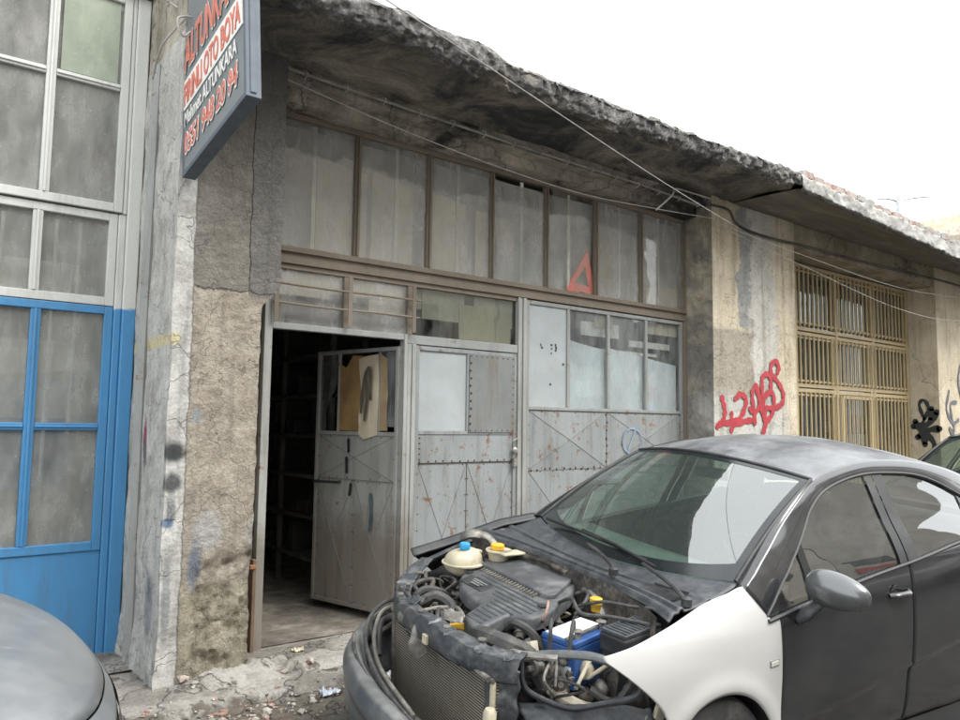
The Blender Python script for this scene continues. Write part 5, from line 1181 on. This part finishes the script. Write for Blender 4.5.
for i in range(9): m.box(-.10+.022*i, -.092+.022*i, -.06, .05, .0901, .095)
mm('lid', m, DP, fb, bevel=.003)
mm('filler_cap', MB().lathe(P3(.78, .36, .83), (0, 0, 1), [(-.03, .02), (0, .024), (.004, .028), (.026, .028), (.03, .02), (.03, 0)], 16), 'yelcap', smooth=True)
# hoses and wires
def hose(pts, r, mat, name='hose', n=8, lab=None, rib=0):
    q = spline([P3(*p) for p in pts], 8)
    rr = [r*(1+(.12*math.sin(i*2.2) if rib else 0)) for i in range(len(q))]
    return mm(name, MB().tube(q, rr, n), mat, smooth=True, lab=lab)
hose([(.26, -.30, .70), (.33, -.28, .73), (.38, -.22, .70), (.36, -.12, .66), (.30, -.02, .68)], .028, 'rubber')
hose([(.24, -.38, .68), (.31, -.36, .74), (.40, -.36, .72), (.46, -.42, .68)], .020, 'rubber')
hose([(.28, .18, .70), (.25, .30, .74), (.28, .40, .74), (.36, .46, .70), (.42, .50, .60)], .042, 'rubber', lab='thick air intake hose')
hose([(.25, .02, .68), (.26, .10, .71), (.30, .16, .71)], .022, 'yelcap')
hose([(.36, .30, .76), (.36, .36, .80), (.42, .40, .76), (.47, .42, .68)], .018, 'rubber')
hose([(.90, -.28, .82), (.93, -.10, .84), (.92, .10, .82), (.88, .24, .80), (.86, .33, .74)], .024, 'alu', lab='metal pipe along the firewall', rib=1)
hose([(.88, -.36, .86), (.90, -.2, .87), (.90, 0, .86)], .014, 'greasy')
hose([(.86, .12, .80), (.86, .20, .83), (.80, .27, .82), (.74, .27, .76)], .009, 'rubber', 'cable')
hose([(.62, .22, .79), (.58, .28, .84), (.54, .33, .83), (.53, .32, .78), (.58, .26, .76)], .006, plain('copper_loop', (.35, .22, .18), .5), 'cable')
hose([(.70, .20, .80), (.66, .34, .86), (.62, .46, .84), (.70, .56, .845), (.80, .68, .84)], .008, 'rubber', 'cable')
hose([(.72, .28, .80), (.76, .42, .86), (.82, .54, .87), (.90, .66, .88)], .007, 'rubber', 'cable')
hose([(.55, .50, .80), (.50, .56, .85), (.46, .60, .82), (.45, .60, .72)], .009, 'rubber', 'cable')
hose([(.50, .42, .80), (.45, .48, .84), (.42, .52, .80), (.42, .52, .7)], .008, 'rubber', 'cable')
hose([(.40, .42, .74), (.40, .46, .66), (.44, .52, .58), (.52, .60, .53), (.60, .66, .52)], .026, plain('cream_duct', (.50, .46, .36), .6, dirt=(.3, .26, .2), dirt_amt=.6), lab='cream plastic duct in the headlamp opening')
hose([(.55, .62, .60), (.62, .68, .56), (.68, .70, .62), (.72, .70, .70)], .016, 'rubber', rib=1)
for i in range(95):
    u = random.uniform(.22, .86); v = random.choice([random.uniform(-.62, -.25), random.uniform(.15, .62), random.uniform(-.4, .3)]); w_ = random.uniform(.60, .72)
    if v > .25: u = max(u, .40)
    d_ = [random.uniform(-.1, .1) for _ in range(6)]
    hose([(u, v, w_-.05), (u+d_[0], v+d_[1], w_+.03), (u+d_[2], v+d_[3], w_+.02), (u+d_[4], v+d_[5], w_-.06)], random.choice([.004, .005, .006, .008, .010, .014]), random.choice(['rubber', 'rubber', 'alu', 'greasy', 'greasy', 'tanplastic' if i % 6 == 0 else 'rubber']), rib=i % 3 == 0)
for i in range(60):
    u = random.uniform(.25, .86); v = random.choice([random.uniform(-.60, -.25), random.uniform(.2, .60)]); w_ = random.uniform(.58, .70)
    if i % 2: mb = lump((u, v, w_), random.uniform(.014, .032), 2, (1, 1.2, .8))
    else:
        ax = Vector((random.uniform(-1, 1), random.uniform(-1, 1), random.uniform(0, 1))); mb = MB().lathe(P3(u, v, w_), ax, [(0, .02), (.03, .02), (.032, .028), (.045, .028), (.046, .012), (.07, .012), (.07, 0)], 12)
    mm('fitting', mb, random.choice(['alu', 'greasy', 'greasy', 'rubber']), smooth=50)
# front: crushed upper tie bar
SO = [(.46, -.70), (.30, -.58), (.19, -.43), (.12, -.25), (.085, -.04), (.08, .15), (.085, .32), (.14, .50), (.24, .58)]
SI = [(.50, -.65), (.36, -.53), (.262, -.405), (.185, -.24), (.150, -.04), (.145, .14), (.155, .29), (.215, .46), (.31, .53)]
def tb(a, b):
    o, i_ = pl(SO, a), pl(SI, a); w0 = .755+.05*sstep(.25, 0, a)-.015*math.sin(a*7)
    cr_n = .005*fbm(a*9, b*3, 3)+.007*max(0, fbm(a*22, b*2.2, 5))-.010*sstep(.2, .5, fbm(a*30, 3, 8))*(b < .5)
    if b < .45: t = b/.45; p = Vector((i_[0]*(1-t)+o[0]*t, i_[1]*(1-t)+o[1]*t, w0+cr_n))
    else: t = (b-.45)/.55; p = Vector((o[0]-.012*math.sin(t*3.1)+cr_n, o[1], w0-.095*t+cr_n*.6))
    return P3(*p)
mm('tie_bar', MB().grid(tb, 130, 24), 'crash', smooth=30, solid=.012, lab='crumpled black upper tie bar')
mm('tie_bar_end', MB().grid(lambda a, b: P3(.14+.10*a+.012*fbm(a*5, b*8, 1), .50+.08*a+.01*fbm(a*6, b*9, 4), .70-.36*b), 10, 24), 'crash', smooth=50, solid=.01, lab='bent bracket hanging from the tie bar')
mm('bracket', MB().tube(spline([P3(.12, .02, .74), P3(.075, .04, .70), P3(.07, .05, .64), P3(.09, .06, .60)], 6), [.022]*10+[.032]*9, 8, flat=.4), 'alu', smooth=50)
mm('latch', lump((.105, -.14, .70), .035, 2, (.8, 1.3, 1.0), .6), 'alu', smooth=50)
mm('latch', lump((.10, -.05, .665), .028, 2, (.8, 1.6, .7), .6), 'crash', smooth=50)
mm('clip', MB().obox(P3(.065, .14, .70), (.008, 0, 0), (0, .018, 0), (.0, 0, .02)), 'tanplastic', bevel=.004)
for k, (u, v, r) in enumerate(((.12, -.25, .010), (.10, .0, .009), (.11, .22, .011), (.17, .40, .012), (.22, -.38, .010), (.36, -.55, .012))):
    mm('bolt', MB().lathe(P3(u+.01, v, .765), (0, 0, 1), [(-.02, r), (0, r), (.004, r*1.6), (.009, r*1.5), (.010, 0)], 8), 'alu')
mm('torn_tab', MB().grid(lambda a, b: P3(.16+.05*a+.02*b, .10+.09*a-.03*b, .762+.035*b*b+.01*fbm(a*4, b*4, 1)), 8, 8), 'alu', smooth=True, solid=.002)
mm('torn_tab', MB().grid(lambda a, b: P3(.13+.04*a, -.18+.07*b, .764+.025*a*a+.01*fbm(a*4, b*4, 6)), 8, 8), 'crash', smooth=True, solid=.002)
mm('cross_member', MB().tube([P3(.24, .36, .725), P3(.30, .50, .73), P3(.40, .60, .74)], .016, 8, flat=.5), 'alu', smooth=True)
# condenser with its fins
def m_fins():
    n = NT('condenser_fins'); wv = n.n('ShaderNodeTexWave'); wv.bands_direction = 'Z'; n.l(n.tc, wv.inputs['Vector']); wv.inputs['Scale'].default_value = 27; wv.inputs['Distortion'].default_value = .4; wv.inputs['Detail'].default_value = 1
    wy = n.n('ShaderNodeTexWave'); wy.bands_direction = 'Y'; n.l(n.tc, wy.inputs['Vector']); wy.inputs['Scale'].default_value = 90
    c = n.mix(n.rng(wv.outputs[1], .25, .6), (.03, .026, .02), n.mix(wy.outputs[1], (.20, .175, .145), (.50, .46, .39)))
    d = n.rng(n.noise(9, 7, .7), .45, .7); c = n.mix(n.math('MULTIPLY', d, .5), c, (.13, .095, .065)); n.bump(wv.outputs[1], .7, .006)
    return n.done(c, .55, .4)
cdn = empty('condenser'); cdn.parent = CAR; cdn.location = P3(.16, 0, 0)
m = MB().prism([(0, .36, .655), (.0, -.53, .655), (.03, -.53, .20), (.03, .36, .20)], (.035, 0, 0)); mm('core', m, m_fins(), cdn)
mm('top_rail', MB().tube([(-.01, .37, .662), (-.015, 0, .66), (-.01, -.54, .662)], .010, 8), 'alu', cdn, smooth=True)
mm('upper_pipe', MB().tube([(-.03, -.12, .70), (-.035, -.3, .69), (-.03, -.54, .675)], .012, 8), 'alu', cdn, smooth=True)
mm('side_tank', MB().tube([(.0, -.525, .655), (.01, -.525, .2)], .012, 10), 'tanplastic', cdn, smooth=True)
mm('side_tank', MB().tube([(.0, .37, .66), (.02, .37, .2)], .012, 10), 'alu', cdn, smooth=True)
mm('drier_bottle', MB().lathe((-.03, -.56, .2), (0, 0, 1), [(0, .026), (.36, .026), (.375, .018), (.375, 0)], 16), 'tanplastic', cdn, smooth=True)
mm('radiator', MB().box(.215, .26, -.55, .45, .2, .68), 'greasy', bevel=.01)
# bumper skin hanging low, its beam and the hoses lying in it
BC = [(.40, -.82), (.22, -.74), (.09, -.62), (-.01, -.49), (-.07, -.38), (-.14, -.16), (-.175, .08), (-.18, .30), (-.155, .50), (-.06, .68), (.12, .79), (.38, .84)]
PR = [(.085, .0), (.05, .022), (.018, .018), (0, -.005), (-.012, -.06), (.004, -.10), (.0, -.16), (.03, -.24), (.06, -.30)]
def bpf(a, b):
    u, v = pl(BC, a); o, z = pl(PR, b); d_ = (Vector((.9, 0))-Vector((u, v))).normalized(); w0 = .515-.035*a
    n_ = .004*fbm(a*14, b*4, 2); return P3(u+d_.x*o+n_, v+d_.y*o, w0+z+n_)
mm('front_bumper', MB().grid(bpf, 110, 30), m_paint('scuffed_bumper', (.05, .055, .06), .45, .1, (.25, .25, .24), .6, .35, .1), smooth=60, solid=.006, lab='loose scuffed bumper shell hanging low')
mm('crash_beam', MB().tube(spline([P3(.13, -.50, .44), P3(.02, -.3, .43), P3(-.03, 0, .42), P3(-.03, .3, .42), P3(.08, .56, .42)], 8), .035, 8, flat=1.3), 'crash', smooth=60)
hose([(.24, -.46, .68), (.14, -.47, .66), (.06, -.44, .60), (.0, -.33, .56), (-.06, -.12, .54), (-.085, .12, .50), (-.08, .40, .47)], .010, 'rubber')
hose([(.22, -.42, .66), (.13, -.43, .64), (.07, -.38, .58), (.01, -.24, .54), (-.045, -.02, .52), (-.05, .30, .47)], .010, 'alu', lab='dented metal pipe lying in the bumper')
hose([(.22, -.42, .60), (.13, -.42, .60), (.08, -.36, .56), (.06, -.30, .48)], .016, 'rubber')
hose([(.20, -.50, .62), (.10, -.50, .56), (.10, -.42, .50), (.12, -.38, .44)], .014, 'rubber')
hose([(.20, -.46, .56), (.10, -.42, .52), (.08, -.36, .42)], .012, 'alu')
hose([(-.02, -.42, .55), (-.07, -.28, .53), (-.11, -.05, .51), (-.12, .25, .49)], .008, 'greasy')
# empty headlamp opening
def ringband(pts, r, mat, name, flat=.5, lab=None):
    q = spline([P3(*p) for p in pts+[pts[0]]], 8); return mm(name, MB().tube(q, r, 10, cap=False, flat=flat), mat, smooth=True, lab=lab)
ringband([(.299, .499, .716), (.373, .56, .740), (.46, .635, .752), (.531, .692, .748), (.626, .77, .708), (.656, .796, .66), (.63, .774, .614), (.53, .70, .575), (.446, .621, .546), (.338, .532, .583), (.305, .505, .632)], .019, 'dustplastic', 'headlamp_surround', .6, 'empty headlamp surround')
mm('headlamp_panel', MB().grid(lambda a, b: P3(.30+.42*a+.012*fbm(a*5, b*4, 2), .50+.28*a+.05*math.sin(b*2)+.012*fbm(a*7, b*7, 6), .545-.17*b+.02*a+.012*fbm(a*9, b*9, 8)), 30, 16), 'dustplastic', smooth=60, solid=.008)
for i in range(12):
    u = random.uniform(.36, .62); k = (u-.3)/.4
    mm('fitting', lump((u+.03, .46+.2*k, random.uniform(.54, .66)), random.uniform(.018, .035), 2, (1, 1, 1.2), .4), random.choice(['alu', 'greasy', 'tanplastic']), smooth=50)
mm('bracket', MB().obox(P3(.76, .79, .54), (.012, 0, .03), (0, .01, 0), (-.02, 0, .018)), 'tanplastic', bevel=.005)
mm('bracket', MB().obox(P3(.70, .775, .50), (.018, 0, .022), (0, .012, 0), (-.014, 0, .018)), 'alu', bevel=.005)

# ================================================================== rubble, litter
m = MB()
for i in range(470):
    x = random.uniform(1.0, 3.4); y = random.gauss(3.91, .08) if i < 380 else random.uniform(3.5, 4.6)
    if y > 4.75: continue
    r = random.choice([.006, .008, .010, .014, .018])*random.uniform(.7, 1.4)
    if i > 458: r = random.uniform(.025, .04)
    bm = bmesh.new(); bmesh.ops.create_icosphere(bm, subdivisions=1, radius=r); rz = random.random()*6
    c, s_ = math.cos(rz), math.sin(rz); z = ground_z(x, y)+r*.3; sx, sy, sz = random.uniform(.7, 1.5), random.uniform(.7, 1.2), random.uniform(.4, .9)
    vs2 = []
    for q in bm.verts:
        k = 1+.4*mn.noise(q.co/r*1.3+Vector((i*1.7, 0, 0))); a, b = q.co.x*k*sx, q.co.y*k*sy; vs2.append((x+a*c-b*s_, y+a*s_+b*c, z+q.co.z*k*sz))
    m.add(vs2, [tuple(v_.index for v_ in f.verts) for f in bm.faces]); bm.free()
def m_rub():
    n = NT('rubble'); v = n.vor(22, 'F1', None, 1); sp = n.n('ShaderNodeSeparateColor'); n.l(v, sp.inputs[0])
    return n.done(n.ramp(sp.outputs[0], [(.1, (.09, .08, .07)), (.4, (.22, .2, .17)), (.7, (.40, .38, .34)), (.95, (.26, .16, .125))]), .95)
m.build('rubble', m_rub(), kind='stuff')
def scrap(x, y, sx, sy, h, mat, label, cat):
    z = ground_z(x, y)+.006
    o = MB().grid(lambda a, b: (x+sx*(a-.5)+.012*fbm(a*3, b*3, x*9), y+sy*(b-.5)+.012*fbm(a*4, b*2, 7), z+h*abs(fbm(a*4+x*7, b*4, 3))), 12, 12).build(cat.replace(' ', '_'), mat, smooth=40, solid=.001)
    tag(o, label, cat)
scrap(1.98, 3.93, .11, .06, .05, plain('crumpled_film', (.55, .60, .68), .35), 'crumpled bluish plastic film in the rubble', 'plastic scrap')
scrap(2.30, 4.02, .05, .04, .03, M['tri'], 'small red wrapper in the rubble', 'wrapper')
scrap(2.41, 4.0, .05, .05, .04, M['batwhite'], 'white paper scrap beside the red wrapper', 'paper scrap')
scrap(2.1, 4.62, .07, .05, .03, M['paleboard'], 'pale paper scrap by the door threshold', 'paper scrap')

# ================================================================== beyond the row, and across the street
bd = empty('house', (31.5, 11.0, .4), label='distant pale house with a projecting roof edge beyond the workshop row', cat='house')
m = MB(); m.box(-1, 10, -1.2, 8, 0, 8.2); m.build('wall', plain('cream_render', (.46, .41, .33), .9), bd)
MB().box(-1.8, 10.5, -2.2, 8.5, 8.2, 8.55).build('roof', plain('concrete_eave', (.42, .37, .3), .9, bump=.3), bd)
MB().box(-1.2, 10.2, -1.6, 8.2, 8.56, 9.1).build('parapet', plain('ochre_parapet', (.52, .44, .32), .9), bd)
for k in range(3): MB().box(.5+3*k, 1.9+3*k, -1.23, -1.19, 5.6, 7.2).build('window', M['frit'], bd)
lp = empty('street_lamp', (16, 8.8, 4.03), label='street lamp with a curved arm rising behind the roof of the row', cat='street lamp')
mm_ = M['galv']; lp.location = (20.5, 8.85, 0)
MB().tube([(0, 0, 0), (0, 0, 7.72)], [.09, .055], 10).build('pole', mm_, lp, smooth=True)
MB().tube(spline([(0, 0, 7.35), (.1, -.05, 7.6), (.4, -.2, 7.72), (.8, -.45, 7.78)], 8), .04, 8).build('arm', mm_, lp, smooth=True)
MB().tube(spline([(.7, -.4, 7.77), (1.0, -.55, 7.79), (1.3, -.7, 7.78)], 6), [.04]*4+[.07]*6+[.03]*3, 10, flat=.5).build('lamp_head', mm_, lp, smooth=True)
MB().tube(spline([(0, 0, 7.6), (-.3, .12, 7.64), (-.6, .25, 7.6)], 6), .035, 8).build('arm', mm_, lp, smooth=True)
# the opposite side of the street, seen only as reflections in glass and paint
ob = empty('opposite_workshops', (0, -10, 0), label='pale two storey workshop row across the street, seen mirrored in glass', cat='building')
for k, (a, b, h, c) in enumerate(((-9, 7.5, 11.5, (.36, .33, .29)), (7.6, 15.5, 10.4, (.50, .45, .38)), (15.6, 23, 11.2, (.40, .37, .33)), (23.1, 38, 5.6, (.5, .46, .4)))):
    MB().box(a, b, -4, 0, -.15, h).build('wall', plain('opposite_wall_%d' % k, c, .9, var=.2, sc=.6), ob)
    MB().box(a, b, -4.1, .6, h, h+.25).build('roof', plain('grey_eave_%d' % k, (.2, .19, .18), .9), ob)
    x = a+.6; q = 0
    while x < b-2.4:
        MB().box(x, x+1.9, -.02, .03, 3.9, 5.3).build('window', M['frit'], ob)
        MB().box(x-.1, x+2.4, -.02, .03, 0, 2.6).build('shutter', plain('shutter', [(.08, .2, .36), (.3, .31, .3), (.05, .05, .05)][q % 3], .5), ob)
        MB().box(x-.1, x+2.4, .03, .12, 2.75, 3.35).build('sign_board', M['signwhite' if q % 2 else 'red'], ob); x += 3.1; q += 1
vn = empty('parked_van', (9.5, -2.6, -.14), label='white van parked across the street, seen mirrored in the rear door window', cat='van')
m = MB().prism([(0, 0, .35), (4.4, 0, .35), (4.4, 0, 1.9), (1.5, 0, 1.95), (.75, 0, 1.15), (0, 0, .95)], (0, -1.75, 0)); m.build('body', P_white, vn, bevel=.06, seg=3)
for x in (.85, 3.6):
    for y in (-.1, -1.65): MB().lathe((x, y+.12, .32), (0, -1, 0), [(0, .2), (.0, .31), (.2, .31), (.2, .2)], 24).build('wheel', M['tyre'], vn)
for a, b in ((1.55, 2.3), (2.45, 3.3), (3.45, 4.2)): MB().box(a, b, .001, .02, 1.2, 1.75).build('window', M['frit'], vn)
MB().prism([(.82, -.15, 1.2), (1.48, -.15, 1.88), (1.48, -1.6, 1.88), (.82, -1.6, 1.2)], (-.03, 0, .02)).build('windscreen', M['frit'], vn)

vb = empty('parked_van', (4.6, -3.4, -.16), label='beige van parked across the street, seen mirrored in the front door window', cat='van')
MB().prism([(0, 0, .35), (3.9, 0, .35), (3.9, 0, 1.7), (3.5, 0, 2.0), (1.2, 0, 2.0), (.6, 0, 1.2), (0, 0, 1.0)], (0, -1.7, 0)).build('body', plain('beige_van_paint', (.52, .44, .34), .4), vb, bevel=.1, seg=4)
for x in (.8, 3.1):
    for y in (.0, -1.55): MB().lathe((x, y+.06, .34), (0, -1, 0), [(0, .17), (.0, .33), (.2, .33), (.2, .17)], 28).build('wheel', M['tyre'], vb)
for a, b in ((1.35, 2.1), (2.3, 3.3)): MB().box(a, b, .001, .02, 1.2, 1.75).build('window', M['frit'], vb)
